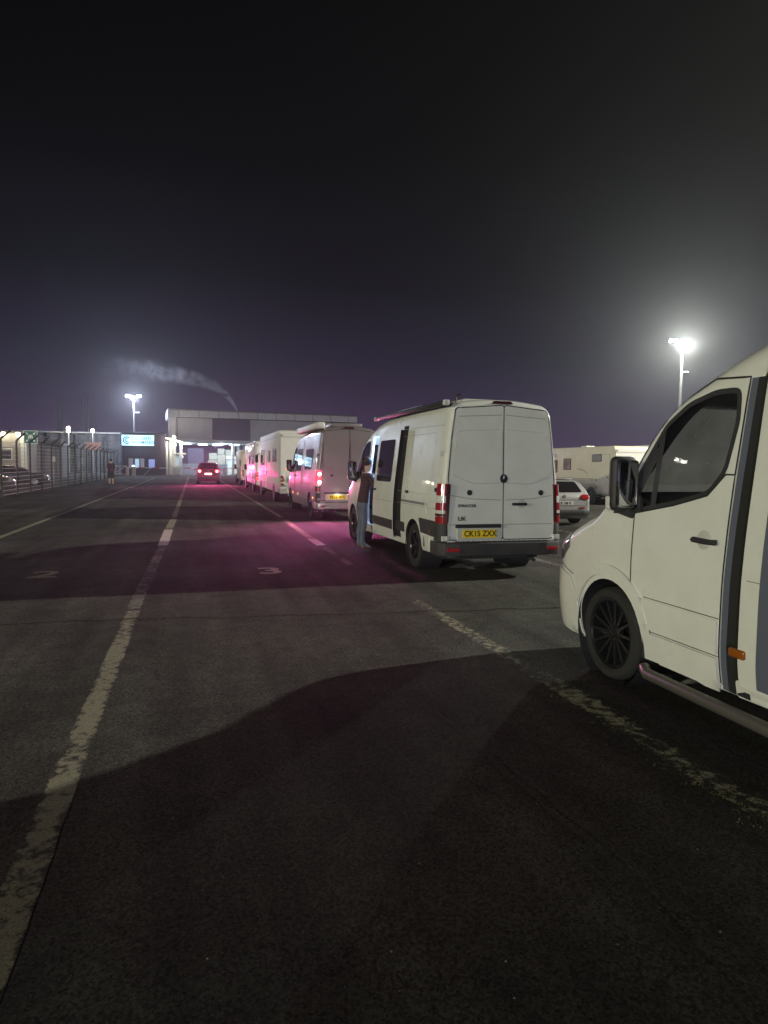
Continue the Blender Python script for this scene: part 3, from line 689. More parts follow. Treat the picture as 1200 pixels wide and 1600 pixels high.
        p, nr = proj(bvh, 'B', sg * (.52 if k == 0 else .64), 1.27 * zs)
        b = MB(); b.lathe([(.042, -.004), (.040, -.016), (.026, -.020), (0, -.018)], c=p, axis='Y', n=20); b.obj('lock', BLACKPL, d, 40)
        for zz in (.60, 1.84):
            p, nr = proj(bvh, 'B', sg * .885, zz * zs)
            b = MB(); b.box(p + Vector((sg * .012, -.008, 0)), (.12, .03, .075), bev=.006); b.box(p + Vector((-sg * .02, -.028, 0)), (.035, .016, .05), bev=.004)
            hg = b.obj('hinge', paint, d)
            for q in (-.018, .018): b = MB(); b.box(p + Vector((-sg * .015, -.038, q)), (.018, .008, .014)); b.obj('hinge_bolt', SEAM, hg)
        if k == 1:
            p, nr = proj(bvh, 'B', .30, 1.10 * zs)
            b = MB(); b.box(p + Vector((-.02, -.03, 0)), (.25, .03, .042), bev=.018, seg=3); b.obj('door_handle', BLACKPL, d, 40)
            b = MB(); b.lathe([(.07, -.003), (.064, -.009), (0, -.010)], c=p + Vector((.03, 0, 0)), axis='Y', n=24); b.obj('handle_recess', mat('shaded recess paint'), d, 40)
    p, nr = proj(bvh, 'B', SX_, 1.48 * zs)
    b = MB(); b.lathe([(.066, .004), (.066, -.020), (.058, -.026), (0, -.027)], c=p, axis='Y', n=28); bd = b.obj('badge', mat('dark badge', (.05, .05, .05), .3, metal=.5), root, 40)
    b = MB(); b.lathe([(.058, -.026), (.058, -.032), (.050, -.032), (.050, -.026)], c=p, axis='Y', n=28, close=True)
    for k in range(3):
        a = R(90 + 120 * k); t = Vector((math.cos(a) * .052, -.031, math.sin(a) * .052)); l_ = Vector((-math.sin(a) * .010, -.031, math.cos(a) * .010))
        b.bm.faces.new([b.bm.verts.new(p + v) for v in (t, l_, Vector((0, -.036, 0)))]); b.bm.faces.new([b.bm.verts.new(p + v) for v in (t, Vector((0, -.036, 0)), Vector((-l_.x, -.031, -l_.z)))])
    b.obj('badge_emblem', mat('dull chrome', (.2, .2, .2), .3, metal=.9), bd)
    # high level brake light
    p, nr = proj(bvh, 'B', SX_ - .03, 2.58 * zs); b = MB(); b.prism([(-.17, -.018), (.17, -.018), (.13, .022), (-.13, .022)], 'Y', -.03, .03, bev=.006); o = b.obj('high_brake_light', SMOKELENS, root); o.data.transform(Matrix.Translation(p + Vector((0, -.01, .02))))
    # tail lights wrapping round the corners
    for sg in (-1, 1):
        tl = empty('tail_light', (0, 0, 0)); tl.parent = root
        def seg(z0, z1, m, nm, x_in=.865, x_out=1.0, grow=0.0):
            bm = MB(); 
            def ring(z):
                sh = .985 * L.sf(z); y0 = -5.585 + v_lean(-5.58, z)
                return [(sg * (x_in - (1 - L.sf(z)) * .9), y0 + .03, z * zs), (sg * (x_in - (1 - L.sf(z)) * .9), y0 - .012 - grow, z * zs), (sg * (sh - .035), y0 - .008 - grow, z * zs), (sg * (sh + .006 + grow), y0 + .045, z * zs), (sg * (sh + .012 + grow), y0 + .17, z * zs), (sg * (sh - .03), y0 + .19, z * zs)]
            r0 = [bm.bm.verts.new(q) for q in ring(z0)]; r1 = [bm.bm.verts.new(q) for q in ring(z1)]
            for i in range(6): bm.bm.faces.new((r0[i], r0[(i + 1) % 6], r1[(i + 1) % 6], r1[i]))
            bm.bm.faces.new(r0); bm.bm.faces.new(r1[::-1])
            bm.obj(nm, m, tl, 50)
        seg(1.225, 1.40, BRAKE if lit else REDLENS, 'red_lens'); seg(1.125, 1.22, CLEARLENS if not lit else BRAKE, 'clear_lens'); seg(1.01, 1.12, BRAKE if lit else REDLENS, 'red_lens'); seg(.965, 1.005, CLEARLENS, 'clear_lens'); seg(.925, .96, SMOKELENS, 'smoked_lens'); seg(.82, .92, REDLENS, 'red_lens')
        if lit:
            for zc in (1.30, 1.075):
                bb = MB(); bb.lathe([(.055, -.002), (.05, -.02), (0, -.03)], c=(sg * .895, -5.60 + v_lean(-5.6, zc), zc * zs), axis='Y', n=16); bb.obj('bulb', BRAKEHOT, tl, 50)
        else:
            b = MB(); b.box((sg * .872, -5.595 + v_lean(-5.58, 1.1), 1.11 * zs), (.055, .022, .56), rot=Matrix.Rotation(R(-sg * 2.5), 3, 'Y'), bev=.006); b.obj('smoked_lens', SMOKELENS, tl)
    # rear bumper
    b = MB(); pl = [(-1.0, -5.20), (-1.0, -5.50), (-.93, -5.63), (-.70, -5.68), (.70, -5.68), (.93, -5.63), (1.0, -5.50), (1.0, -5.20)]
    b.prism(pl, 'Z', .34, .545, bev=.025, seg=3); bp = b.obj('rear_bumper', CLAD if clad else CHROME, root, 40)
    b = MB(); b.prism([(-.98, -5.30), (-.99, -5.50), (-.945, -5.575), (-.88, -5.60), (-.86, -5.54), (-.90, -5.30)], 'Z', .545, .82, bev=.012); b.obj('bumper_corner', CLAD, bp, 40)
    b = MB(); b.prism([(.98, -5.30), (.99, -5.50), (.945, -5.575), (.88, -5.60), (.86, -5.54), (.90, -5.30)], 'Z', .545, .82, bev=.012); b.obj('bumper_corner', CLAD, bp, 40)
    b = MB(); b.box((0, -5.60, .547), (1.5, .13, .012)); 
    for i in range(18): b.box((-.70 + .082 * i, -5.62, .554), (.045, .08, .008))
    b.obj('bumper_step', BLACKPL, bp)
    for sg in (-1, 1):
        b = MB(); b.box((sg * .80, -5.668, .44), (.20, .03, .055), rot=Matrix.Rotation(R(sg * 11), 3, 'Z'), bev=.01); b.obj('reflector', REDLENS, bp, 40)
    b = MB(); b.tube([(.50, -5.2, .30), (.50, -5.66, .27)], .03, 12); b.obj('exhaust', DARKSTEEL, root, 40)
    b = MB(); b.box((0, -5.45, .33), (.9, .2, .08)); b.obj('tow_bar_mount', BLACKPL, root)
    # number plate
    if plate:
        cx, cz = -.36, .665 * zs
        p, nr = proj(bvh, 'B', cx, cz)
        b = MB(); b.box((cx - .02, p.y - .018, .78 * zs), (.72, .035, .055), bev=.008); b.obj('plate_lamp_strip', BLACKPL, root)
        b = MB(); b.box((cx, p.y - .010, cz), (.70, .012, .19), bev=.004); b.obj('plate_recess', mat('shaded recess paint'), root)
        b = MB(); b.box((cx, p.y - .022, cz), (.54, .008, .118), bev=.003); pt = b.obj('number_plate', YELLOW, root)
        M = Matrix.Translation((cx + .01, p.y - .0275, cz)) @ Matrix.Rotation(R(90), 4, 'X')
        text('plate_lettering', plate, .118, INK, pt, M, bold=.0022, sx=.93)
    if rear_label:
        p, _ = proj(bvh, 'B', -.66, .885)
        text('country_sticker', 'UK', .085, INK, root, Matrix.Translation((-.64, p.y - .012, .885)) @ Matrix.Rotation(R(90), 4, 'X'), bold=.0016, sx=1.1)
        p, _ = proj(bvh, 'B', -.56, 1.075)
        text('model_lettering', 'SPRINTER', .060, mat('dark chrome letters', (.06, .06, .06), .3, metal=.8), root, Matrix.Translation((-.56, p.y - .012, 1.075)) @ Matrix.Rotation(R(90), 4, 'X'), bold=.0012, sx=1.12)
    # dashboard, wheel and seats
    b = MB(); b.prism([(.03, .9), (.03, 1.36), (-.18, 1.38), (-.42, 1.22), (-.42, .9)], 'X', -.83, .83, bev=.03); b.obj('dashboard', BLACKPL, root)
    b = MB(); c0 = Vector((.42, -.66, 1.37)); ax = Vector((0, -.75, .66)).normalized(); e1 = Vector((1, 0, 0)); e2 = ax.cross(e1)
    b.tube([c0 + (e1 * math.cos(t) + e2 * math.sin(t)) * .20 for t in np.linspace(0, 2 * math.pi, 25)], .017, 8, cap=False); b.tube([c0 - e1 * .19, c0 + e1 * .19], .016, 6); b.tube([c0, c0 - ax * .25], .03, 8); b.obj('steering_wheel', BLACKPL, root, 50)
    for sx_ in (-.45, .45):
        st = MB(); st.box((sx_, -.93, .86), (.50, .52, .18), bev=.05, seg=3); st.box((sx_, -1.19, 1.26), (.48, .15, .72), rot=Matrix.Rotation(R(-10), 3, 'X'), bev=.05, seg=3); st.box((sx_, -1.27, 1.74), (.26, .10, .20), rot=Matrix.Rotation(R(-10), 3, 'X'), bev=.04, seg=3); st.obj('seat', SEATCLOTH, root, 50)
    root['bvh'] = 0
    return root, bvh, L

# nearest van, cut by the right edge of the picture
van_a, bvh_a, _ = build_van('panel_van', (4.09, 4.57, 0), WHITE, wheel=('multi', .362, .245), slide=.15, seethrough=True, clad=False)
tag(van_a, 'nearest white van with black multi-spoke wheel, cut by the right edge of the picture', 'van')
b = MB(); b.tube([(-1.0, -.50, .235), (-1.055, -.60, .225), (-1.06, -3.6, .225), (-1.0, -3.72, .235)], .04, 14)
for y in (-.9, -2.1, -3.3): b.tube([(-1.05, y, .225), (-.8, y, .30)], .022, 8)
b.obj('side_step_bar', mat('dark step bar', (.10, .095, .085), .35, metal=.2, dirt=.5, dscale=8), van_a, 50)
b = MB(); b.box((-.995, -1.38 - .03, .59), (.03, .12, .055), bev=.0145, seg=4); b.obj('side_marker', AMBER, van_a, 40).location = (-.075, 0, 0)
# body kit: proud lower door, sill and bumper mouldings
for s in ('L', 'R'):
    panel(bvh_a, s, [(-.50, .515), (-.425, .725), (-1.165, .725), (-1.165, .515)], 'door_moulding', WHITE, van_a, off=.010, thick=.008, rad=.015)
    panel(bvh_a, s, [(-.605, .29), (-.515, .49), (-1.165, .49), (-1.165, .29)], 'door_moulding', WHITE, van_a, off=.012, thick=.010, rad=.015)
    panel(bvh_a, s, [(.40, .22), (.455, .56), (.60, .73), (.93, .775), (.97, .60), (.95, .50), (.93, .26)], 'bumper_moulding', WHITE, van_a, off=.010, thick=.010, rad=.02, grid=.05)
    panel(bvh_a, s, sarc(0, .455, .372, 20, 160, 20) + sarc(0, .535, .372, 160, 20, 20), 'arch_flare', WHITE, van_a, off=.012, thick=.012, rad=0, grid=.05)
# dark trim strip behind the leading edge of the sliding door
panel(bvh_a, 'L', [(-1.55, .42), (-1.55, 2.26), (-1.68, 2.26), (-1.68, .42)], 'door_trim_strip', JAMB, van_a, off=.012, thick=.004, rad=.01, shift=Vector((-.075, 0, 0)))
panel(bvh_a, 'L', [(-1.188, .30), (-1.198, 1.2), (-1.20, 1.62), (-1.212, 2.2), (-1.262, 2.2), (-1.252, 1.62), (-1.248, 1.2), (-1.236, .30)], 'door_jamb', JAMB, van_a, off=.005, rad=0)
panel(bvh_a, 'L', [(-1.236, .30), (-1.248, 1.2), (-1.252, 1.62), (-1.262, 2.2), (-1.40, 2.2), (-1.40, .30)], 'pillar_gap', SEAM, van_a, off=.0055, rad=0)
panel(bvh_a, 'L', [(-1.78, 1.42), (-1.78, 2.12), (-2.55, 2.12), (-2.55, 1.42)], 'side_window', TINT, van_a, off=.012, thick=.004, rad=.07, shift=Vector((-.075, 0, 0)))
# skirt below the door on this van
for s in ('L', 'R'):
    panel(bvh_a, s, [(-1.3, .285), (-1.3, .40), (-2.65, .40), (-2.65, .285)], 'sill_panel', WHITE, van_a, off=.004, thick=.003)
    panel(bvh_a, s, [(-2.72, .30), (-2.72, .72), (-3.85, .72), (-3.95, .30)], 'sill_panel', WHITE, van_a, off=.004, thick=.003)

# white van with its side door slid open
van_b, bvh_b, _ = build_van('panel_van', (4.42, 14.80, 0), WHITE, slide=.80, plate='CK15 ZXX', rear_label=True, side_windows=((-1.42, -2.40, 1.36, 2.12, True),))
tag(van_b, 'white van seen from behind with yellow plate CK15 ZXX and side door slid open', 'van')
b = MB(); b.box((-.885, -3.55, 2.575), (.09, 3.85, .075), bev=.03, seg=3); aw = b.obj('awning_rail', mat('grey awning rail', (.035, .035, .037), .55), van_b, 40)
b = MB()
for y in (-5.49, -1.61): b.box((-.885, y, 2.575), (.10, .05, .085), bev=.02)
b.obj('awning_end_cap', OFFWHITE, aw)
b = MB(); b.box((-.15, -4.7, 2.675), (.5, .5, .05), bev=.02); b.obj('roof_vent', OFFWHITE, van_b)
b = MB(); b.box((-.15, -3.0, 2.685), (1.0, 1.5, .03), bev=.01); b.obj('solar_panel', DARKPAINT, van_b)
b = MB(); b.tube([(-.62, -5.2, 2.62), (-.62, -5.2, 2.72), (-.55, -5.2, 2.73)], .018, 8); b.obj('roof_bracket', BLACKPL, van_b)
for y0, z0, sz in ((-3.95, 1.22, (.02, .14, .05)), (-4.95, 1.00, (.02, .05, .17))):
    p, nr = proj(bvh_b, 'L', y0, z0); b = MB(); b.box(p + nr * .006, sz, bev=.006); b.obj('side_vent', CLAD if sz[1] > .1 else OFFWHITE, van_b)
p, nr = proj(bvh_b, 'L', -5.33, 1.30); b = MB(); b.lathe([(.035, 0), (.03, -.02), (0, -.022)], c=p, n=16); b.obj('side_socket', BLACKPL, van_b, 40)
p, nr = proj(bvh_b, 'L', -4.9, .49); b = MB(); b.box(p + nr * .012, (.012, .03, .16), bev=.005); b.obj('skirt_grip', CLAD, van_b)
panel(bvh_b, 'L', [(-3.38, .42), (-3.38, 1.5), (-3.36, 2.34), (-3.62, 2.34), (-3.64, 1.5), (-3.64, .42)], 'painted_door_shadow', SEAM, van_b, off=.003, rad=0)  # dark strip laid on the body as painted shadow behind the open door
# camper lining behind the open door: cupboards and a blue light strip
b = MB(); b.box((.25, -1.9, .95), (.95, 1.0, 1.05), bev=.02); b.obj('kitchen_unit', mat('pale unit', (.5, .5, .52), .5), van_b)
b = MB(); b.box((-.35, -2.9, 2.30), (.05, 1.7, .02)); b.obj('light_strip', mat('blue strip light', (.5, .6, .9), .4, emit=(.45, .66, 1.0), estr=40), van_b)
point('cabin_light', (-.45, -1.6, 2.1), 150, (.45, .66, 1.0), .08, van_b)

# silver camper van with brake lights on
van_c, bvh_c, _ = build_van('camper_van', (4.45, 25.25, 0), SILVER, zs=1.06, wheel=('six', .375, .235), plate='RE15 WTJ', lit=True, clad=False,
                            side_windows=((-1.40, -2.45, 1.36, 2.06, True), (-3.2, -4.5, 1.42, 2.02, False)))
tag(van_c, 'silver camper van with lit brake lights ahead of the white van with open door', 'van')
b = MB(); b.box((-.86, -3.6, 2.80), (.26, 4.0, .20), bev=.05, seg=3); aw = b.obj('awning_box', OFFWHITE, van_c, 40)
b = MB(); b.prism([(-.45, -4.9), (.55, -4.9), (.45, -3.4), (-.35, -3.4)], 'Z', 2.78, 2.93, bev=.04); b.obj('roof_dome', SILVER, van_c, 40)
panel(bvh_c, 'L', [(-.62, .36), (-.55, .60), (-4.0, .60), (-3.95, .36)], 'side_skirt', SILVER, van_c, off=.006, thick=.01)
for y in (-.8, -2.0, -5.0):
    p, nr = proj(bvh_c, 'L', y, .66); b = MB(); b.box(p + nr * .01, (.02, .07, .05), bev=.008); b.obj('side_marker', AMBERLIT, van_c)
b = MB(); b.box((0, -5.70, .40), (1.5, .05, .09), bev=.02); b.obj('chrome_bumper_bar', CHROME, van_c, 40)
point('plate_light', (-.36, -5.68, .80), 1.2, (1.0, .9, .7), .02, van_c)
for sg in (-1, 1):
    spot('brake_glow', (sg * .9, -5.68, 1.2), (sg * .9 - .6, -8.6, .0), 820, (1.0, .17, .52), 145, 1.0, .05, van_c)
# ================================================================== CARS
def build_car(name, loc, paint, rz=0.0, hz=1.0, sc=1.0, lit=False, plate=None, wheel_r=.31, estate=0.0):
    root = empty(name, loc, rz)
    top = [(0, .55), (.015, .74), (.05, .93), (.10, 1.0), (.26, 1.22), (.42, 1.38), (.60, 1.435), (1.0, 1.46), (1.7, 1.47), (2.2, 1.43), (2.45, 1.35), (2.8, 1.14), (3.05, 1.0), (3.5, .93), (3.9, .84), (4.1, .70), (4.18, .55), (4.2, .48)]
    w = [(0, .74), (.03, .80), (.12, .855), (.3, .885), (1.0, .89), (3.2, .885), (3.7, .85), (4.05, .72), (4.17, .55), (4.2, .45)]
    bt = [(0, .36), (.05, .28), (.3, .20), (3.8, .20), (4.1, .24), (4.2, .34)]
    sd = [(.15, .93), (.4, .99), (.65, 1.0), (.88, .985), (.95, .965), (1.2, .86), (1.45, .75)]
    rc = [(0, .08), (.3, .10), (.7, .09), (2.3, .09), (3.0, .08), (4.2, .08)]; cr = [(0, .03), (.3, .05), (2.3, .05), (2.8, .09), (3.2, .05), (4.2, .05)]
    st = sorted(set([t[0] for t in top + w] + [round(v, 3) for v in np.linspace(0.02, 4.15, 44)]))
    L = Loft(top, w, bt, sd, rc, cr, st, zs=hz); bm = L.bmesh(); bvh = BVHTree.FromBMesh(bm)
    me = bpy.data.meshes.new('body'); bm.to_mesh(me); bm.free(); body = link('body', me, paint)
    c = MB()
    for y in (.80, 3.35):
        for a, b_ in ((-1.2, -.6), (.6, 1.2)): c.prism(sarc(y, wheel_r + .045, wheel_r + .01, 0, 360, 32)[:-1], 'X', a, b_)
    cut = c.obj('cutter', paint); md = body.modifiers.new('b', 'BOOLEAN'); md.object = cut; md.solver = 'EXACT'
    m2 = baked(body); body.modifiers.clear(); body.data = m2; bpy.data.objects.remove(cut)
    m2.materials.clear(); m2.materials.append(paint); m2.materials.append(BLACKPL)
    for p in m2.polygons:
        if bvh.find_nearest(p.center)[3] > .012: p.material_index = 1
    m2.polygons.foreach_set('use_smooth', [True] * len(m2.polygons)); m2.set_sharp_from_angle(angle=R(32)); body.parent = root
    for y in (.80, 3.35):
        for sg in (-1, 1): add_wheel(root, sg * .78, y, wheel_r, .2, 'car')
    def Z(pl): return [(u, v * hz) for u, v in pl]
    rw = panel(bvh, 'B', Z([(-.62, 1.03), (.62, 1.03), (.52, 1.36), (-.52, 1.36)]), 'rear_window', TINT, root, off=.004, thick=.003, rad=.06)
    panel(bvh, 'F', Z([(-.68, 1.03), (.68, 1.03), (.54, 1.37), (-.54, 1.37)]), 'windscreen', TINT, root, off=.004, thick=.003, rad=.06)
    for s in ('L', 'R'):
        for pl in ([(.42, 1.0), (.62, 1.34), (1.32, 1.385), (1.36, .97)], [(1.44, .97), (1.42, 1.385), (2.15, 1.355), (2.72, 1.02), (2.60, .96)]):
            panel(bvh, s, Z(pl), 'side_window', TINT, root, off=.004, thick=.003, rad=.05)
        for x0, x1 in ((.78, 1.40), (1.40, 2.75)):
            dp = [(x0, .32), (x0 - (.1 if x0 < 1 else 0), .95), (x1, .95), (x1, .32)]
            d = ribbon(bvh, s, [Z(dp + dp[:1])], 'door_seam', SEAM, root, .008, .003)
        p, nr = proj(bvh, s, 1.52, .84 * hz); b = MB(); b.box(p + nr * .02, (.03, .17, .03), bev=.01); b.obj('door_handle', paint, root, 40)
        sg = -1 if s == 'L' else 1
        b = MB(); b.box((sg * .97, 2.55, 1.0 * hz), (.18, .10, .12), bev=.03, seg=3); b.tube([(sg * .90, 2.56, .97 * hz), (sg * .80, 2.58, .95 * hz)], .02, 6); b.obj('mirror', paint, root, 40)
    ribbon(bvh, 'B', [Z([(-.74, .95), (-.70, .62), (.70, .62), (.74, .95)]), Z([(-.70, .80), (.70, .80)])], 'tailgate_seam', SEAM, root, .009, .003)
    b = MB(); b.prism([(-.80, -.012), (-.6, -.05), (.6, -.05), (.80, -.012), (.80, .10), (-.80, .10)], 'Z', .33 * hz, .50 * hz, bev=.02); bp = b.obj('rear_bumper', BLACKPL, root, 40)
    for sg in (-1, 1):
        pl = [(sg * .50, .85), (sg * .72, .80), (sg * .80, .84), (sg * .79, .95), (sg * .56, .955)]
        tl = panel(bvh, 'B', Z(pl), 'tail_light', BRAKE if lit else REDLENS, root, off=.004, thick=.02, rad=.03, grid=.05)
        if lit:
            p, nr = proj(bvh, 'B', sg * .66, .88 * hz); b = MB(); b.lathe([(.085, -.02), (.08, -.045), (0, -.055)], c=p, axis='Y', n=16); b.obj('bulb', BRAKEHOT, tl, 50)
        panel(bvh, 'F', Z([(sg * .45, .62), (sg * .74, .70), (sg * .72, .80), (sg * .48, .74)]), 'headlight', CLEARLENS, root, off=.004, thick=.01, rad=.03)
        p, nr = proj(bvh, 'B', sg * .55, .56 * hz); b = MB(); b.box(p + Vector((0, -.01, 0)), (.16, .02, .04), bev=.006); b.obj('reflector', REDLENS, bp)
    p, nr = proj(bvh, 'B', 0, .90 * hz); b = MB(); b.lathe([(.055, .0), (.05, -.014), (0, -.016)], c=p, axis='Y', n=20); b.obj('badge', CHROME, root, 40)
    p, nr = proj(bvh, 'B', 0, .70 * hz)
    b = MB(); b.box((0, p.y - .012, .70 * hz), (.52, .012, .115), bev=.003)
    pt = b.obj('number_plate', mat('lit white plate', (.8, .8, .75), .4, emit=(1, .75, .7), estr=5) if lit else mat('white plate', (.7, .7, .68), .4), root)
    if plate: text('plate_lettering', plate, .105, INK, pt, Matrix.Translation((0, p.y - .0195, .70 * hz)) @ Matrix.Rotation(R(90), 4, 'X'), bold=.002, sx=.9)
    b = MB(); b.box((0, .55, 1.445 * hz), (1.0, .16, .025), bev=.01); b.obj('roof_spoiler', paint, root, 40)
    if hz > 1.1:
        for sg in (-1, 1): b = MB(); b.tube([(sg * .60, .65, 1.43 * hz), (sg * .60, .8, 1.475 * hz), (sg * .60, 1.9, 1.475 * hz), (sg * .60, 2.1, 1.42 * hz)], .018, 6); b.obj('roof_rail', CHROME, root)
    root.scale = (sc, sc, 1)
    return root
suv = build_car('estate_car', (1.14, 55.3, 0), REDPAINT, hz=1.19, sc=1.0, lit=True, wheel_r=.35)
tag(suv, 'dark car with glowing red tail lights driving towards the gate', 'car')
for sg in (-1, 1): spot('brake_glow', (sg * .66, -.12, 1.05), (sg * .8, -4.0, 0), 1300, (1.0, .12, .36), 130, 1.0, .05, suv)
tag(build_car('hatchback_car', (10.2, 17.2, 0), GREYPAINT, hz=.92, plate='CR 738 TI'), 'silver hatchback parked beyond the white van, partly hidden by it', 'car')
tag(build_car('hatchback_car', (-13.0, 38.6, 0), DARKPAINT, rz=R(-82), hz=.98), 'dark car parked behind the fence at the left edge', 'car')
tag(build_car('hatchback_car', (-13.6, 50.5, 0), mat('dark blue car paint', (.015, .02, .035), .25, coat=.8), rz=R(-86), hz=.95), 'dark blue car parked behind the fence under the dark board', 'car')

# ================================================================== MOTORHOMES
def motorhome(name, loc, paint, L=7.0, H=3.0, W=2.2, cab=True, over=True, wheels='steel', lit=False, wins=(), rear_win=True, ladder=False, awning=None, stripe=None, door=None, rearmat=None):
    root = empty(name, loc)          # rear wall at y = 0, centred on x = 0
    h = W / 2; zb = .42
    prof = [(0.0, zb + .25), (0.0, H - .12), (.10, H), (L - 1.2, H), (L - .45, H - .05), (L + .15, H - .42), (L + .20, H - .75), (L - .15, H - 1.05), (L - 1.5, H - 1.15), (L - 1.5, zb), (.6, zb)] if over else \
           [(0.0, zb + .2), (0.0, H - .12), (.10, H), (L - .6, H), (L + .1, H - .5), (L + .35, 1.35), (L + .45, .7), (L + .4, zb), (.5, zb)]
    b = MB(); b.prism(prof, 'X', -h, h, bev=.045, seg=3); body = b.obj('coach_body', paint, root, 40)
    if over:
        b = MB(); b.prism([(L - 1.5, .38), (L - 1.5, H - 1.16), (L - .75, H - 1.16), (L - .25, 1.25), (L + .55, 1.02), (L + .72, .75), (L + .72, .38)], 'X', -.96, .96, bev=.06, seg=3); cb = b.obj('cab', OFFWHITE if paint is not CREAM else WHITE, root, 40)
        for s in (-1, 1):
            b = MB(); b.prism([(L - 1.25, 1.32), (L - 1.25, H - 1.28), (L - .80, H - 1.28), (L - .42, 1.32)], 'X', s * .955, s * .972); b.obj('cab_window', TINT, cb)
            b = MB(); b.box((s * 1.14, L - .35, 1.45), (.18, .12, .38), bev=.04, seg=3); b.tube([(s * 1.10, L - .35, 1.3), (s * .92, L - .35, 1.22)], .025, 6); b.obj('mirror', BLACKPL, root, 40)
    else:
        for s in (-1, 1):
            b = MB(); b.box((s * (h + .16), L - .1, 1.95), (.16, .12, .42), bev=.04, seg=3); b.tube([(s * (h + .14), L - .1, 2.16), (s * (h - .02), L - .1, 2.25)], .025, 6); b.obj('mirror', BLACKPL, root, 40)
    for y in ((.9 + L * .12), L - .45 if over else L - 1.0):
        for s in (-1, 1):
            b = MB(); b.lathe([(.43, -.15), (.43, .012)] if s > 0 else [(.43, -.012), (.43, .15)], c=(s * h, y, .36), n=24); b.obj('wheel_arch', BLACKPL, root)
            add_wheel(root, s * (h - .09), y, .345, .215, wheels)
    for (sd, y0, y1, z0, z1) in wins:
        x = -h if sd == 'L' else h; sg = -1 if sd == 'L' else 1
        b = MB(); b.prism(smooth_poly([(y0, z0), (y0, z1), (y1, z1), (y1, z0)], .07), 'X', x - sg * .01, x + sg * .022, bev=.006); f = b.obj('window', BLACKPL, root)
        b = MB(); b.prism(smooth_poly([(y0 + .04, z0 + .04), (y0 + .04, z1 - .04), (y1 - .04, z1 - .04), (y1 - .04, z0 + .04)], .05), 'X', x + sg * .022, x + sg * .030); b.obj('pane', mat('grey window pane', (.16, .15, .16), .08, coat=.8), f)
        if y1 - y0 > .8: b = MB(); b.box((x + sg * .030, (y0 + y1) / 2, (z0 + z1) / 2), (.012, .03, z1 - z0 - .08)); b.obj('glazing_bar', BLACKPL, f)
    if door:
        y0, y1 = door; b = MB(); b.prism(smooth_poly([(y0, .48), (y0, 2.28), (y1, 2.28), (y1, .48)], .06), 'X', -h + .01, -h - .014, bev=.004); d = b.obj('entrance_door', paint, root)
        b = MB(); b.box((-h - .025, y0 + .1, 1.25), (.03, .09, .05), bev=.01); b.obj('door_handle', BLACKPL, d)
        b = MB(); b.prism([(y0 - .015, .465), (y0 - .015, 2.295), (y1 + .015, 2.295), (y1 + .015, .465)], 'X', -h + .008, -h - .004); b.obj('door_seal', mat('swage shade'), d)
        b = MB()
        for zz in (.75, 1.1): b.box((-h - .018, y1 - .02, zz), (.02, .04, .09))
        b.obj('door_hinge', BLACKPL, d)
        b = MB(); b.box((-h - .12, (y0 + y1) / 2, .36), (.28, .5, .05), bev=.01); b.obj('entrance_step', DARKSTEEL, root)
    if stripe:
        for (pts, wd, m) in stripe:
            b = MB(); prev = None
            for i, (y, z) in enumerate(pts):
                q = (b.bm.verts.new((-h - .003, y, z - wd / 2)), b.bm.verts.new((-h - .003, y, z + wd / 2)))
                if prev: b.bm.faces.new((prev[0], prev[1], q[1], q[0]))
                prev = q
            b.obj('side_stripe', m, root)
    b = MB(); b.prism(smooth_poly([(-h + .06, zb + .28), (-h + .06, H - .16), (h - .06, H - .16), (h - .06, zb + .28)], .08), 'Y', .01, -.02, bev=.006); rp_ = b.obj('rear_panel', rearmat or paint, root)
    b = MB(); b.prism(smooth_poly([(-h + .045, zb + .265), (-h + .045, H - .145), (h - .045, H - .145), (h - .045, zb + .265)], .08), 'Y', .01, -.008); b.obj('panel_seal', mat('swage shade'), rp_)
    b = MB(); b.box((0, -.028, H - .28), (W - .2, .012, .02)); b.obj('panel_groove', mat('swage shade'), rp_)
    if rear_win:
        b = MB(); b.prism(smooth_poly([(-.62, 1.62), (-.62, 2.25), (.62, 2.25), (.62, 1.62)], .08), 'Y', -.01, -.035, bev=.006); b.obj('rear_window', TINT, root)
    b = MB(); b.box((0, -.06, zb + .12), (W - .06, .16, .28), bev=.04, seg=3); rb = b.obj('rear_bumper', OFFWHITE, root, 40)
    for s in (-1, 1):
        tl = empty('tail_light', (s * (h - .13), -.06, .95)); tl.parent = root
        for k, (z, m) in enumerate(((.16, REDLENS), (0, AMBER), (-.16, REDLENS))):
            b = MB(); b.lathe([(.068, .05), (.066, -.02), (.04, -.035), (0, -.038)], c=(0, 0, z), axis='Y', n=18); b.obj('lamp_lens', BRAKE if (lit and k != 1) else m, tl, 40)
    b = MB()
    for s in (-1, 1): b.lathe([(.03, 0), (.025, -.02), (0, -.022)], c=(s * (h - .12), -.02, H - .22), axis='Y', n=12)
    b.obj('marker_lamp', BLACKPL, rp_, 40)
    if ladder:
        b = MB()
        for x in (-h + .18, -h + .50): b.tube([(x, -.10, .75), (x, -.12, 2.3), (x, -.12, H + .05), (x, .15, H + .12)], .016, 6)
        for i in range(7): b.tube([(-h + .18, -.12, .85 + .3 * i), (-h + .50, -.12, .85 + .3 * i)], .014, 6)
        b.obj('ladder', STEEL, root, 50)
    if awning:
        y0, y1 = awning; b = MB(); b.prism([(-h + .02, H - .16), (-h - .13, H - .14), (-h - .16, H - .02), (-h - .06, H + .05), (-h + .06, H + .03)], 'Y', y0, y1, bev=.012); b.obj('awning_box', OFFWHITE, root, 50)
    b = MB(); b.box((0, L * .55, H + .05), (.5, .5, .12), bev=.03); b.obj('roof_hatch', OFFWHITE, root)
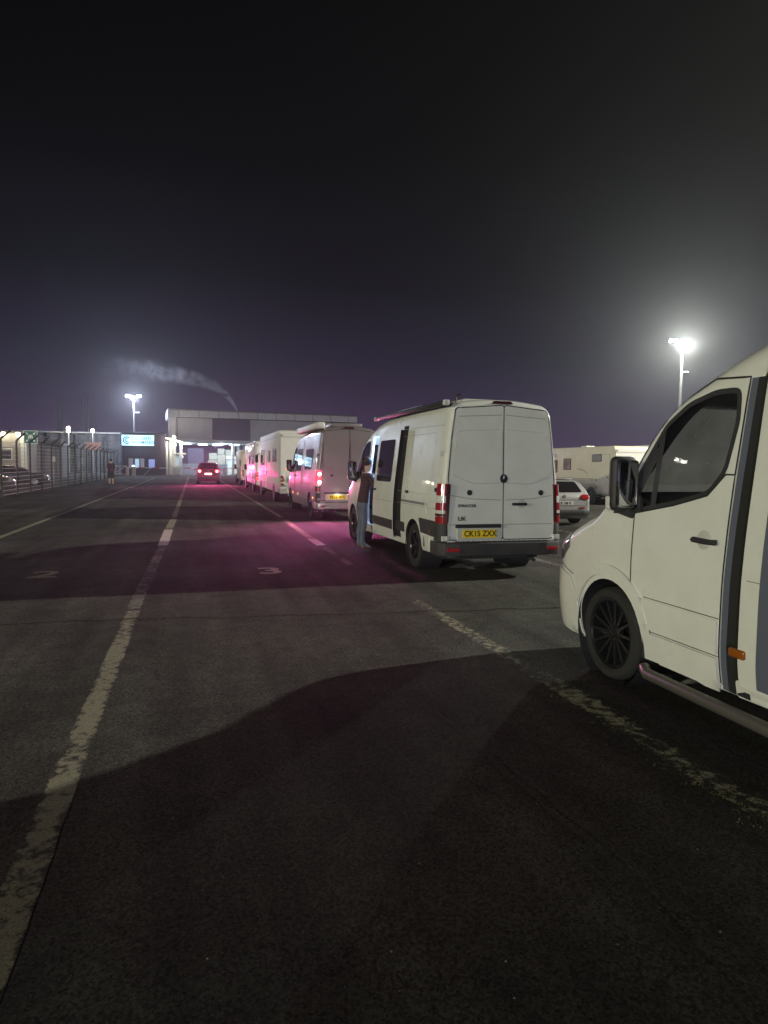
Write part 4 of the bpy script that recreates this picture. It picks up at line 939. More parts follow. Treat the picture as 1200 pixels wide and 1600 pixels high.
    b = MB(); b.box((.1, L * .3, H + .03), (1.0, 1.3, .05), bev=.01); b.obj('roof_panel', DARKPAINT, root)
    return root
GREYSTRIPE = mat('grey brown stripe', (.16, .13, .10), .5)
arcs = [(2.9 + .9 * math.cos(R(a)) * -1, 1.15 + .45 * math.sin(R(a))) for a in range(0, 100, 8)]
m1 = motorhome('motorhome', (19.2, 26.4, 0), CREAM, L=7.2, H=2.66, W=2.3, wins=(('L', .95, 1.75, 1.95, 2.30), ('L', 3.6, 4.3, 1.55, 2.12), ('L', 4.9, 6.3, 1.40, 2.05), ('R', 2, 3.2, 1.5, 2.0)), door=(.35, 1.35), rear_win=False,
               stripe=(([(y, z) for y, z in arcs], .03, GREYSTRIPE), ([(1.6, 1.15), (5.5, 1.15)], .02, GREYSTRIPE), ([(1.4, .72), (5.8, .72)], .03, mat('pale brown stripe', (.4, .34, .22), .5))), rearmat=OFFWHITE)
tag(m1, 'cream motorhome with small square windows standing behind the silver hatchback', 'motorhome')
m2_ = motorhome('motorhome', (21.9, 25.4, 0), OFFWHITE, L=7.0, H=2.72, W=2.3, wins=(('L', 1.2, 2.3, 1.5, 2.05), ('L', 3.5, 4.6, 1.5, 2.05)), door=(2.5, 3.2), awning=(.3, 4.3), ladder=True)
tag(m2_, 'white motorhome with awning box seen past the black wing mirror', 'motorhome')
m5 = motorhome('motorhome', (25.6, 27.5, 0), OFFWHITE, L=6.8, H=2.8, W=2.3, wins=(('L', 1.2, 2.3, 1.5, 2.05), ('L', 3.5, 4.6, 1.5, 2.05)))
tag(m5, 'white motorhome seen only through the cab window of the nearest van', 'motorhome')
m3 = motorhome('motorhome', (4.72, 29.4, 0), OFFWHITE, L=9.0, H=3.12, W=2.34, over=False, ladder=False, lit=False, rear_win=False, stripe=(([(.1, 1.30), (8.9, 1.30)], .05, GREYSTRIPE), ([(.1, 1.16), (4.0, 1.16), (8.6, .95)], .16, mat('pale blue stripe', (.20, .24, .32), .5)), ([(.1, .62), (8.9, .62)], .26, mat('grey skirt', (.22, .22, .23), .5)), ([(.1, 2.85), (8.4, 2.85)], .02, GREYSTRIPE)), wins=(('L', 1.0, 2.4, 1.75, 2.35), ('L', 3.6, 4.6, 1.75, 2.3), ('L', 6.2, 8.0, 1.6, 2.4)), door=(5.0, 5.7))
tag(m3, 'tall white box-shaped motorhome just ahead of the silver camper van', 'motorhome')
# folded steps by the rear corner of that motorhome
b = MB()
for x in (-.98, -.55): b.tube([(x, -.15, 1.25), (x + .18, -.35, .30)], .016, 6)
for i in range(4): b.box((-.68 - .03 * i + .08, -.18 - .05 * i, 1.1 - .22 * i), (.44, .14, .025))
b.obj('folding_steps', STEEL, m3)
m4 = motorhome('motorhome', (4.68, 40.9, 0), WHITE, L=8.3, H=3.02, W=2.25, lit=True, wins=(('L', 1.0, 2.2, 1.6, 2.2), ('L', 3.8, 4.6, 1.6, 2.2)), door=(2.7, 3.3), over=True, stripe=(([(.1, 1.25), (6.6, 1.25)], .22, mat('grey stripe', (.18, .18, .20), .5)), ([(.1, .62), (6.6, .62)], .22, mat('grey skirt'))))
tag(m4, 'white motorhome second ahead of the silver camper van in the queue', 'motorhome')
m6 = motorhome('motorhome', (4.70, 53.6, 0), CREAM, L=7.5, H=2.72, W=2.2, lit=False, wins=(('L', 1.0, 2.2, 1.5, 2.0),), over=True)
tag(m6, 'cream motorhome at the head of the queue nearest the gate', 'motorhome')

# ================================================================== LAMP MASTS
def mast(name, loc, H, label, power=0, col=(1, .95, .82), heads=((-.45, 0), (.45, 0)), r=.13, lens=None, ang=0, group='floodlight masts', small=True, src=.28, hs=1.0, aim=None, cone=90):
    root = empty(name, loc)
    b = MB(); b.tube([(0, 0, 0), (0, 0, H * .5), (0, 0, H)], [r, r * .8, r * .55], 12); b.box((0, 0, .1), (r * 3.4, r * 3.4, .2), bev=.02); b.obj('pole', STEEL, root, 40)
    b = MB(); b.tube([(heads[0][0] * 1.1, heads[0][1], H - .05), (heads[-1][0] * 1.1, heads[-1][1], H - .05)], r * .45, 8); b.obj('crossbar', STEEL, root, 40)
    for hx, hy in heads:
        hd = empty('floodlight', (hx, hy, H + .12)); hd.parent = root; hd.scale = (hs,) * 3; hd.rotation_euler = (R(-35), 0, ang + (R(14) if hx > 0 else R(-14)))
        b = MB(); b.prism([(-.32, -.20), (.32, -.20), (.26, .14), (-.26, .14)], 'Y', -.12, .10, bev=.03); b.obj('housing', STEEL, hd)
        b = MB(); b.box((0, -.135, -.03), (.52, .02, .26), bev=.008); b.obj('lamp_glass', lens or LAMPGLOW, hd)
    if small:
        b = MB(); b.tube([(0, 0, H * .80), (.55, -.05, H * .80 + .03)], .03, 6); b.box((.62, -.05, H * .80 + .03), (.34, .16, .10), bev=.03); b.obj('camera_arm', OFFWHITE, root)
    if power and aim: spot('lamp_light', (0, -.45, H - .15), Vector(aim) - Vector(loc), power, col, cone, .35, src, root)
    elif power: point('lamp_light', (0, -.45, H - .15), power, col, src, root)
    return tag(root, label, 'lamp post', group)
COOLW = (.95, 1.0, .93)
mast('floodlight_mast', (46.94, 58, 0), 14.15, 'tall mast with two blazing floodlights rising behind the nearest van', FLOOD_SEEN, COOLW, heads=((-1.0, 0), (.2, .0)), r=.22, ang=R(-38), hs=1.35)
mast('floodlight_mast', (37, 11.8, 0), 15.6, 'floodlight mast standing out of view beyond the right edge', FLOOD_RIGHT, (1, .97, .84), ang=R(-75), aim=(0, 24, 0), cone=86)
mast('floodlight_mast', (-85, -14, 0), 14, 'floodlight mast standing out of view beyond the left edge', FLOOD_LEFT, (1, .955, .58), ang=R(95), aim=(6, 22, -4), cone=52)
mast('floodlight_mast', (-42, -56, 0), 9, 'floodlight mast standing out of view behind the photographer', FLOOD_BACK, (.90, .95, 1.0), ang=R(165), aim=(6, 14, -3), cone=44)
mast('floodlight_mast', (-46, 66, 0), 14, 'floodlight mast standing out of view left of the port fence', FLOOD_FAR, (.90, .80, 1.0), ang=R(75), aim=(2, 72, -2), cone=110)
mast('floodlight_mast', (-8.25, 105, 0), 11.1, 'slim mast with two bright lamps above the lit sign building', 14000, (.66, .76, 1.0), r=.14, heads=((-.75, 0), (.75, 0)), lens=LAMPWARM)

# ================================================================== GATE BUILDINGS
SHEETMAT = mat('pale sheet cladding', (.52, .50, .54), .5, dirt=.3, dscale=.6, dcol=(.2, .19, .19))
FRIEZE = mat('pale fascia', (.66, .64, .66), .5, dirt=.3, dscale=.8, dcol=(.25, .24, .24))
PURPLE = mat('dark purple panel', (.10, .075, .14), .5, dirt=.3, dscale=1.0)
CONC = mat('concrete', (.28, .27, .26), .8, dirt=.4, dscale=1.2, bump=.2, bscale=8)
hall = empty('gate_hall', (10.2, 99.5, 0), R(3.2))     # long canopy over the check lanes
x0, x1 = -13.45, 13.6
b = MB(); b.box((0, 5.9, 8.60), (27.2, 12.2, 1.1), bev=.03); b.obj('roof_fascia', FRIEZE, hall)
for xa, xb, m, nm in ((x0 + .95, -7.6, SHEETMAT, 'wall_panel'), (-7.55, -2.3, PURPLE, 'dark_panel'), (-2.25, x1 - .1, SHEETMAT, 'wall_panel')):
    b = MB(); b.box(((xa + xb) / 2, .35, 6.42), (xb - xa, .12, 3.3)); w_ = b.obj(nm, m, hall)
    if m is SHEETMAT:
        b = MB()
        k = int((xb - xa) / .42)
        for i in range(k): b.box((xa + .25 + .42 * i, .27, 6.42), (.10, .05, 3.26))
        tag(b.obj('sheet_rib', m, w_), kind='stuff')
b = MB(); b.tube([(x0 + .1, -.32, 9.05), (x1 - .1, -.32, 9.05)], .10, 8); b.obj('gutter', STEEL, hall)
for i in range(10): b = MB(); b.box((x0 + 1.35 + 2.7 * i, -.215, 8.6), (.05, .03, 1.08)); b.obj('fascia_joint', DARKSTEEL, hall)
for x in (x0 + 1.15, -2.27, 8.0): b = MB(); b.tube([(x, .16, 4.8), (x, .16, 8.05)], .06, 8); b.obj('downpipe', STEEL, hall)
b = MB(); b.box((0, .22, 8.02), (27.0, .14, .10)); b.obj('drip_rail', DARKSTEEL, hall)
b = MB(); b.box((0, .18, 4.86), (26.0, .30, .22)); b.obj('canopy_edge', FRIEZE, hall)
b = MB(); b.box((0, 6.2, 4.62), (27.0, 11.4, .24)); b.obj('canopy_soffit', mat('white soffit', (.6, .62, .64), .5), hall)
for x in (x0 + .45, ):
    b = MB(); b.box((x, .2, 4.02), (.95, .55, 8.0), bev=.04); b.obj('corner_pillar', FRIEZE, hall)
for x in (x0 + 1.6, -4.6, 3.5, 11.5):
    b = MB(); b.box((x, 1.2, 2.25), (.36, .36, 4.5), bev=.03); b.box((x, 1.2, .15), (.6, .6, .3), bev=.03); b.obj('column', OFFWHITE, hall)
b = MB(); b.box((5.5, 11.6, 2.25), (15.0, .25, 4.5)); b.obj('back_wall', CONC, hall)
for i, x in enumerate((-11.0, -8.6, -6.4, -4.2, -1.2, 2.0, 6.0)):
    b = MB(); b.box((x, 3.0 + (i % 3) * 1.5, 4.42), (1.3, .22, .10), bev=.02); b.obj('tube_light', LAMPBLUE, hall)
for x, p in ((-11.3, 1300), (-6.2, 1500), (-1.0, 1300), (5.5, 900)): point('canopy_light', (x, 1.0, 4.2), p * .75, (.66, .86, 1.0), .3, hall)
tag(hall, 'long pale gate hall with dark purple panel over the check lanes', 'building')

# stuff under the canopy: check booths, pale stacked plant, purple hoarding
def booth(loc, w, d, h, label, m=OFFWHITE, roof=True):
    r = empty('check_booth', loc)
    b = MB(); b.box((0, 0, h * .23), (w, d, h * .46), bev=.02); b.obj('booth_base', m, r)
    b = MB(); b.box((0, 0, h * .67), (w * .94, d * .94, h * .42)); b.obj('booth_glazing', mat('lit booth glass', (.3, .35, .4), .1, emit=(.6, .8, 1.0), estr=.5), r)
    for sx in (-1, 1):
        for sy in (-1, 1): b = MB(); b.box((sx * w * .48, sy * d * .48, h * .66), (.09, .09, h * .46)); b.obj('booth_post', m, r)
    if roof: b = MB(); b.box((0, 0, h * .94), (w * 1.25, d * 1.2, h * .12), bev=.03); b.obj('booth_roof', m, r)
    return tag(r, label, 'booth', 'check booths at the gate')
booth((-2.3, 101.5, 0), 1.5, 2.4, 2.7, 'pale check booth beside the hall pillar next to the sign building')
booth((5.6, 103.5, 0), 1.5, 2.4, 2.7, 'pale check booth in the lane right of the dark car')
hb = empty('hoarding', (.35, 106, 0))
b = MB(); b.box((0, 0, 2.75), (2.3, .12, 2.3)); b.obj('hoarding_board', PURPLE, hb)
for x in (-1.0, 1.0): b = MB(); b.box((x, .1, 1.6), (.12, .12, 3.2)); b.obj('hoarding_post', STEEL, hb)
tag(hb, 'purple hoarding board under the canopy left of the dark car', 'board')
pl = empty('freight_stack', (3.9, 107.5, 0))
for k, (x, z, w, h, d) in enumerate(((-1.1, 1.1, 1.3, 2.2, 1.5), (.2, 1.5, 1.2, 3.0, 1.5), (1.5, 1.9, 1.3, 3.8, 1.6), (-1.0, 2.75, 1.2, 1.0, 1.4), (.2, 3.5, 1.0, .9, 1.3), (2.7, .9, 1.0, 1.8, 1.4))):
    b = MB(); b.box((x, 0, z), (w, d, h), bev=.06); c_ = b.obj('wrapped_load', mat('wrapped pallet', (.52, .48, .40), .5, dirt=.5, dscale=2.5, bump=.6, bscale=6, dcol=(.2, .16, .12)), pl)
tag(pl, 'pale wrapped freight stacked under the canopy behind the dark car', 'freight')
lw = empty('low_wall', (1.2, 104.2, 0)); b = MB(); b.box((0, 0, .75), (9.0, .3, 1.5)); b.obj('wall_block', mat('low grey wall', (.17, .16, .19), .8, dirt=.4), lw); b = MB(); b.box((0, 0, 1.54), (9.2, .4, .08)); b.obj('coping', CONC, lw)
tag(lw, 'low grey wall across the lanes under the canopy', 'wall')
sn = empty('round_sign', (6.7, 97.6, 0)); b = MB(); b.tube([(0, 0, 0), (0, 0, 2.3)], .04, 8); b.obj('post', STEEL, sn)
b = MB(); b.lathe([(.36, .02), (.36, -.02), (0, -.022)], c=(0, -.03, 2.1), axis='Y', n=24); b.obj('sign_disc', mat('pink white disc', (.6, .5, .55), .4), sn, 40)
tag(sn, 'small round sign on a post right of the dark car', 'sign')
chim = empty('chimney', (6.9, 110.5, 0)); b = MB(); b.tube([(0, 0, 0), (0, 0, 9.7)], .35, 16); b.obj('flue', STEEL, chim, 40); b = MB(); b.lathe([(.42, 9.5), (.42, 9.75), (.36, 9.75), (.36, 9.5)], axis='Z', n=16, close=True); b.obj('flue_cap', DARKSTEEL, chim)
tag(chim, 'steel flue behind the hall roof at the foot of the smoke', 'chimney')

# building with the lit sign
cci = empty('sign_building', (-6.35, 96.0, 0))
DK = mat('dark plum cladding', (.085, .07, .105), .6, dirt=.3, dscale=1)
b = MB(); b.box((0, 3.4, 2.75), (5.5, 6.6, 5.5), bev=.03); b.obj('walls', DK, cci)
b = MB(); b.box((0, 3.4, 5.58), (5.8, 7.0, .18), bev=.03); b.obj('roof_edge', DARKSTEEL, cci)
sg_ = empty('lit_sign', (-.70, -.10, 4.60)); sg_.parent = cci
b = MB(); b.box((0, .02, 0), (4.15, .30, 1.50), bev=.04); b.obj('sign_frame', STEEL, sg_)
b = MB(); b.box((0, -.14, 0), (4.02, .05, 1.38), bev=.02); b.obj('sign_face', mat('lit sign face', (.5, .6, .65), .4, emit=(.45, .82, 1.0), estr=1.6), sg_)
SB = mat('sign blue', (.01, .04, .16), .5, emit=(.005, .05, .25), estr=.5)
RX = Matrix.Rotation(R(90), 4, 'X')
for s_, z in (('CCI CAEN', .25), ('NORMANDIE', -.27)): text('sign_lettering', s_, .60, SB, sg_, Matrix.Translation((-.78, -.170, z)) @ RX, align='LEFT', bold=.012, sx=.88)
def arc_mesh(r0, r1, a0, a1, c, m, nm, p):
    b = MB(); pr = None
    for i in range(25):
        a = R(a0 + (a1 - a0) * i / 24); q = (b.bm.verts.new((c[0] + r0 * math.cos(a), c[1], c[2] + r0 * math.sin(a))), b.bm.verts.new((c[0] + r1 * math.cos(a), c[1], c[2] + r1 * math.sin(a))))
        if pr: b.bm.faces.new((pr[0], pr[1], q[1], q[0]))
        pr = q
    b.obj(nm, m, p)
arc_mesh(.36, .50, 45, 315, (-1.38, -.17, 0), SB, 'sign_emblem', sg_); arc_mesh(.14, .26, 50, 310, (-1.36, -.17, 0), SB, 'sign_emblem', sg_)
b = MB(); b.lathe([(.06, -.17), (0, -.172)], c=(-1.02, 0, .22), axis='Y', n=12); b.obj('sign_emblem', mat('sign red', (.3, .05, .12), .5, emit=(.35, .05, .12), estr=.8), sg_)
for xa, xb, m in ((-1.9, -1.35, 0), (-1.15, -.55, 1), (-.45, .05, 0), (.55, 1.45, 2)):
    b = MB(); b.box(((xa + xb) / 2, .06, 1.55), (xb - xa, .12, 1.3)); f = b.obj('window', OFFWHITE if m != 2 else DARKSTEEL, cci)
    b = MB(); b.box(((xa + xb) / 2, -.005, 1.55), (xb - xa - .12, .03, 1.16)); b.obj('pane', mat(('lilac pane', 'lit blue pane', 'blue pane')[m], (.3, .3, .35), .1, emit=((.55, .45, .6), (.45, .7, 1.0), (.3, .4, .95))[m], estr=(.25, .8, .6)[m]), f)
point('sign_light', (-.7, -1.2, 4.4), 90, (.6, .85, 1.0), .4, cci)
tag(cci, 'dark plum building with lit white sign reading CCI CAEN NORMANDIE', 'building')
# white canopy legs between the sign building and the hall
wc = empty('entrance_canopy', (-3.05, 96.8, 0))
for x, y in ((-.35, 0), (.15, 0), (.55, .8)): b = MB(); b.box((x, y, 2.3), (.26, .26, 4.6), bev=.02); b.obj('canopy_leg', WHITE, wc)
b = MB(); b.prism([(-.9, 5.25), (1.9, 4.55), (1.9, 4.30), (-.9, 5.0)], 'Y', -.6, 3.0, bev=.03); b.obj('canopy_roof', WHITE, wc)
b = MB(); b.box((1.3, .6, 2.95), (1.6, .5, .22), bev=.02); b.obj('cross_beam', WHITE, wc)
b = MB()
for i in range(6): b.box((.95, .4, .35 + .36 * i), (.8, .06, .09))
b.obj('louvre_gate', WHITE, wc)
for x, z in ((.55, 5.15), (.65, 4.1)):
    b = MB(); b.lathe([(.0, -.16), (.13, -.12), (.17, 0), (.13, .12), (0, .16)], c=(x, -.75, z), axis='Z', n=16); b.obj('globe_lamp', LAMPWARM, wc, 60)
point('globe_light', (.6, -1.2, 4.4), 420, (1.0, .93, .75), .2, wc)
tag(wc, 'white entrance canopy with warm lamps between sign building and gate hall', 'canopy')

# barrier arms
def barrier(loc, ln, label, rise=0.0):
    r = empty('barrier', loc)
    b = MB(); b.box((0, 0, .55), (.34, .34, 1.1), bev=.03); b.obj('barrier_post', OFFWHITE, r)
    k = int(ln / .9)
    for i in range(k):
        b = MB(); b.box((.3 + .9 * i + .45, -.22, 1.0 + rise * (i + .5)), (.9, .05, .11), rot=Matrix.Rotation(-math.atan(rise / .9), 3, 'Y')); b.obj('barrier_arm', mat('barrier red', (.5, .05, .06), .4) if i % 2 else mat('barrier white', (.75, .75, .75), .4), r)
    b = MB(); b.tube([(ln * .55, -.22, 1.0 + rise * ln * .55), (ln * .55 - .9, -.22, .06)], .03, 6); b.obj('barrier_prop', OFFWHITE, r)
    return tag(r, label, 'barrier', 'barriers at the gate')
barrier((-8.1, 92.6, 0), 5.2, 'red and white barrier arm in front of the sign building')
barrier((-2.4, 94.5, 0), 6.0, 'red and white barrier arm left of the dark car')
barrier((4.0, 94.8, 0), 4.0, 'red and white barrier arm right of the dark car')
hg = empty('crowd_barrier', (-8.6, 88.0, 0))
for x in (-.75, .75): b = MB(); b.box((x, 0, .65), (.14, .14, 1.3), bev=.02); b.obj('frame_post', mat('beige frame', (.5, .45, .36), .6), hg)
for z in (1.22, .2): b = MB(); b.box((0, 0, z), (1.4, .10, .12)); b.obj('frame_rail', mat('beige frame'), hg)
b = MB(); b.tube([(-.7, 0, .25), (.7, 0, 1.2)], .05, 6); b.obj('frame_brace', mat('beige frame'), hg)
tag(hg, 'beige barrier frame with diagonal brace beside the walking person', 'barrier')
for x, y, lb in ((-6.95, 87.5, 'pale bollard standing right of the beige barrier frame'),):
    bo = empty('bollard', (x, y, 0)); b = MB(); b.box((0, 0, .6), (.42, .42, 1.2), bev=.05); b.obj('bollard_body', mat('beige frame'), bo); b = MB(); b.lathe([(.14, .3), (.14, .55), (0, .62)], c=(-.05, 0, .7), axis='Z', n=12); b.obj('bollard_cap', LAMPBLUE, bo)
    tag(bo, lb, 'bollard')

# long stained quay wall on the left and the things in front of it
WALLM = mat('stained stone wall', (.085, .085, .09), .9, dirt=.95, dscale=1.1, bump=1.0, bscale=2.5, dcol=(.012, .012, .014))
qw = empty('quay_wall', (-18, 112, 0), R(-2))
b = MB(); b.box((0, .5, 3.0), (27, 1.0, 6.0)); b.obj('wall_face', WALLM, qw)
b = MB(); b.box((0, .4, 6.1), (27.2, 1.4, .25), bev=.03); b.obj('wall_coping', CONC, qw)
b = MB()
for i in range(14): b.box((-13 + i * 2.0, -.12, 3.0), (.28, .28, 6.0))
b.obj('wall_buttress', WALLM, qw)
tag(qw, 'long dark stained stone wall behind the fence on the left', 'wall')
ob = empty('orange_board', (-14.1, 107, 0)); b = MB(); b.box((0, 0, 4.0), (2.1, .1, 1.1)); b.obj('board_face', mat('dull orange board', (.32, .16, .11), .6), ob)
for x in (-.8, .8): b = MB(); b.box((x, .08, 1.9), (.1, .1, 3.8)); b.obj('board_post', STEEL, ob)
tag(ob, 'dull orange board on posts in front of the stone wall', 'board')
for x, z, lb in ((-17.7, 6.4, 'bright wall lamp on the stone wall above the green sign end'), (-14.4, 6.3, 'bright wall lamp nearer the sign building on the stone wall')):
    r = empty('wall_lamp', (x, 109.5, 0)); b = MB(); b.tube([(0, 0, 0), (0, 0, z)], .09, 8); b.obj('pole', STEEL, r)
    b = MB(); b.box((.05, -.1, z), (.34, .3, .4), bev=.08); b.obj('lamp_housing', STEEL, r)
    for zz in ((.18, -.22) if x < -17 else (0,)): b = MB(); b.lathe([(0, -.26), (.18, -.18), (.26, 0), (.18, .18), (0, .26)], c=(.05, -.32, z + zz), axis='Z', n=16); b.obj('lamp_glass', LAMPWARM, r, 60)
    point('wall_lamp_light', (.0, -.9, z), 220, (1.0, .96, .78), .2, r)
    tag(r, lb, 'lamp', 'lamps on the stone wall')
for x, h_, lb in ((-25.6, 14.5, 'faint tall lattice tower left of the other behind the stone wall'), (-20.9, 14.8, 'faint tall lattice tower right of the other behind the stone wall')):
    r = empty('lattice_tower', (x, 150, 0))
    for sx in (-.5, .5):
        for sy in (-.5, .5): b = MB(); b.box((sx, sy, h_ / 2), (.14, .14, h_)); b.obj('tower_leg', STEEL, r)
    b = MB()
    for k in range(int(h_)): b.tube([(-.5, -.5, k), (.5, -.5, k + 1)], .05, 4); b.box((0, -.5, k + 1), (1.0, .08, .08))
    b.obj('tower_bracing', STEEL, r)
    tag(r, lb, 'tower', 'lattice towers behind the wall')

# white prefab building on the far left
wbd = empty('prefab_building', (-15.6, 55.0, 0))
b = MB(); b.box((0, 2.6, 1.85), (7.0, 5.2, 3.7), bev=.03); b.obj('walls', mat('cream cladding', (.30, .28, .25), .6, dirt=.25, dscale=.8), wbd)
for i in range(6): b = MB(); b.box((0, -.02, 2.72 + .17 * i), (7.0, .04, .15), bev=.008); b.obj('cladding_board', mat('cream cladding'), wbd)
b = MB(); b.box((0, 2.5, 3.76), (7.3, 5.6, .14), bev=.02); b.obj('roof_edge', DARKSTEEL, wbd)
for x in (2.55, 1.75, .6, -.6, -1.8):
    b = MB(); b.box((x, -.02, 2.15), (.74 if x > 1 else 1.0, .08, .82)); f = b.obj('window', WHITE, wbd); b = MB(); b.box((x, -.065, 2.15), (.64 if x > 1 else .9, .03, .70)); b.obj('pane', TINT, f)
b = MB(); b.box((3.62, -.05, 1.8), (.22, .14, 3.4)); b.obj('corner_post', WHITE, wbd); b = MB(); b.tube([(3.85, -.1, 0), (3.85, -.1, 3.2)], .07, 8); b.obj('downpipe', WHITE, wbd)
for x, nm in ((2.45, 'a'), (3.4, 'b')):
    b = MB(); b.lathe([(0, -.13), (.12, -.08), (.15, 0), (.12, .08), (0, .13)], c=(x, -.3, 3.6), axis='Z', n=14); b.obj('flood_lamp', LAMPWARM, wbd)
point('prefab_light', (2.9, -.9, 3.5), 30, (1.0, .92, .72), .15, wbd)
tag(wbd, 'cream prefab building with dark windows at the far left', 'building')
gb_ = empty('grey_shed', (-15.7, 76, 0)); b = MB(); b.box((0, 1.5, 1.7), (5.6, 3.0, 3.4), bev=.03); b.obj('walls', mat('grey shed sheet', (.2, .2, .22), .6, dirt=.3), gb_); b = MB(); b.box((0, 1.5, 3.45), (5.9, 3.3, .12)); b.obj('roof_edge', STEEL, gb_)
for i in range(5): b = MB(); b.box((-2.2 + 1.1 * i, -.02, 1.6), (.06, .05, 3.2)); b.obj('sheet_joint', DARKSTEEL, gb_)
tag(gb_, 'grey shed behind the fence between prefab building and stone wall', 'shed')

# fence with cranked posts
FX = -8.2
fence = empty('security_fence', (FX, 33.6, 0))
NP = 17; SPC = 2.78
pm = None
for i in range(NP):
    if pm is None:
        b = MB(); b.tube([(0, 0, 0), (0, 0, 2.58), (.04, 0, 2.68), (.42, 0, 3.02)], [.052, .052, .048, .040], 8); o = b.obj('fence_post', mat('black fence steel', (.018, .018, .02), .6), fence, 40); pm = o.data
    else:
        o = bpy.data.objects.new('fence_post', pm); COL.objects.link(o); o.parent = fence
    o.location = (0, SPC * i, 0)
wm = None
for i in range(NP - 1):
    if wm is None:
        b = MB()
        for z in [.12 + .2 * k for k in range(13)]: b.box((0, SPC / 2, z), (.014, SPC, .014))
        for k in range(14): b.box((.004, .2 * k, 1.32), (.004, .004, 2.45))
        for q in (.12, .24, .36): b.box((.04 + q, SPC / 2, 2.67 + q * .9), (.007, SPC, .007))
        o = b.obj('wire_mesh', mat('dull wire', (.26, .26, .27), .5), fence); wm = o.data
    else:
        o = bpy.data.objects.new('wire_mesh', wm); COL.objects.link(o); o.parent = fence
    o.location = (0, SPC * i, 0); o['kind'] = 'stuff'
tag(fence, 'wire security fence with cranked dark posts along the left side', 'fence')
# signs hung on it
gs = empty('green_sign', (-8.32, 40.0, 2.60)); b = MB(); b.box((0, 0, .335), (.66, .03, .70), bev=.005); b.obj('sign_border', mat('sign white', (.7, .72, .70), .4), gs)
b = MB(); b.box((0, -.02, .335), (.60, .012, .64)); b.obj('sign_field', mat('sign green', (.01, .13, .09), .4), gs)
SW = mat('sign white')
for k in range(4):
    a = R(45 + 90 * k); c = Vector((math.cos(a) * .30, -.030, .335 + math.sin(a) * .32)); d = Vector((-math.cos(a), 0, -math.sin(a)))
    d = d.normalized(); n_ = Vector((-d.z, 0, d.x)); b = MB()
    b.bm.faces.new([b.bm.verts.new(q) for q in (c + d * .14, c + n_ * .06 + d * .04, c - n_ * .06 + d * .04)]); b.bm.faces.new([b.bm.verts.new(q) for q in (c + n_ * .025 + d * .04, c - n_ * .025 + d * .04, c - n_ * .025 - d * .03, c + n_ * .025 - d * .03)])
    b.obj('sign_arrow', SW, gs)
for x, z, s_ in ((0, .36, 1.0), (-.09, .33, .85), (.09, .33, .85), (-.045, .40, .7), (.045, .40, .7)):
    b = MB(); b.lathe([(.028 * s_, -.03), (0, -.032)], c=(x, 0, z + .07 * s_), axis='Y', n=12); b.box((x, -.03, z - .03), (.06 * s_, .006, .13 * s_), bev=.002); b.obj('sign_figure', SW, gs)
tag(gs, 'green assembly point sign with white figures on the fence', 'sign')
db = empty('dark_board', (-8.5, 47.0, 2.46)); b = MB(); b.box((0, 0, .28), (.86, .04, .56), bev=.006); b.obj('board_face', mat('dark slate board', (.045, .045, .065), .5), db); b = MB()
for x in (-.3, .3): b.box((x, .03, .28), (.05, .03, .5))
b.obj('board_bracket', STEEL, db)
tag(db, 'dark blank board fixed on the fence right of the green sign', 'board')
for x, y, z, w_, h_, c_, lb in ((-10.6, 58.5, 1.85, .30, .42, (.75, .72, .6), 'small white notice on a post behind the fence'), (-9.6, 66, 1.75, .16, .62, (.8, .8, .8), 'narrow white notice behind the fence near the walking person')):
    r = empty('notice', (x, y, 0)); b = MB(); b.box((0, 0, z), (w_, .04, h_)); b.obj('notice_face', mat('notice %d' % int(y), c_, .5), r); b = MB(); b.tube([(0, .05, 0), (0, .05, z)], .03, 6); b.obj('notice_post', STEEL, r); tag(r, lb, 'notice')

# ================================================================== PEOPLE
def person(name, joints, edges, radii, mats, pick, loc, rz, hair, label):
    me = bpy.data.meshes.new('figure'); keys = list(joints); me.from_pydata([joints[k] for k in keys], [(keys.index(a), keys.index(c)) for a, c in edges], [])
    o = bpy.data.objects.new('figure', me); COL.objects.link(o)
    o.modifiers.new('s', 'SKIN'); sl = me.skin_vertices[0].data
    for i, k in enumerate(keys):
        r = radii.get(k, .05); sl[i].radius = r if isinstance(r, tuple) else (r, r)
        sl[i].use_root = (k == 'pelvis')
    sb = o.modifiers.new('u', 'SUBSURF'); sb.levels = 2; sb.render_levels = 2
    m2 = baked(o); COL.objects.unlink(o); bpy.data.objects.remove(o)
    root = empty(name, loc, rz)
    fig = link('figure', m2, mats, root, 60)
    for p in m2.polygons: p.material_index = pick(p.center)
    if hair:
        (hx, hy, hz_), hr, hm = hair; b = MB()
        bmesh.ops.create_icosphere(b.bm, subdivisions=3, radius=1.0)
        for v in b.bm.verts:
            f = 1 + .05 * math.sin(9 * v.co.x + 3) * math.cos(8 * v.co.z)
            v.co = Vector((v.co.x * hr[0], v.co.y * hr[1], v.co.z * hr[2])) * f + Vector((hx, hy, hz_))
        b.obj('hair', hm, root, 60)
    return tag(root, label, 'person')
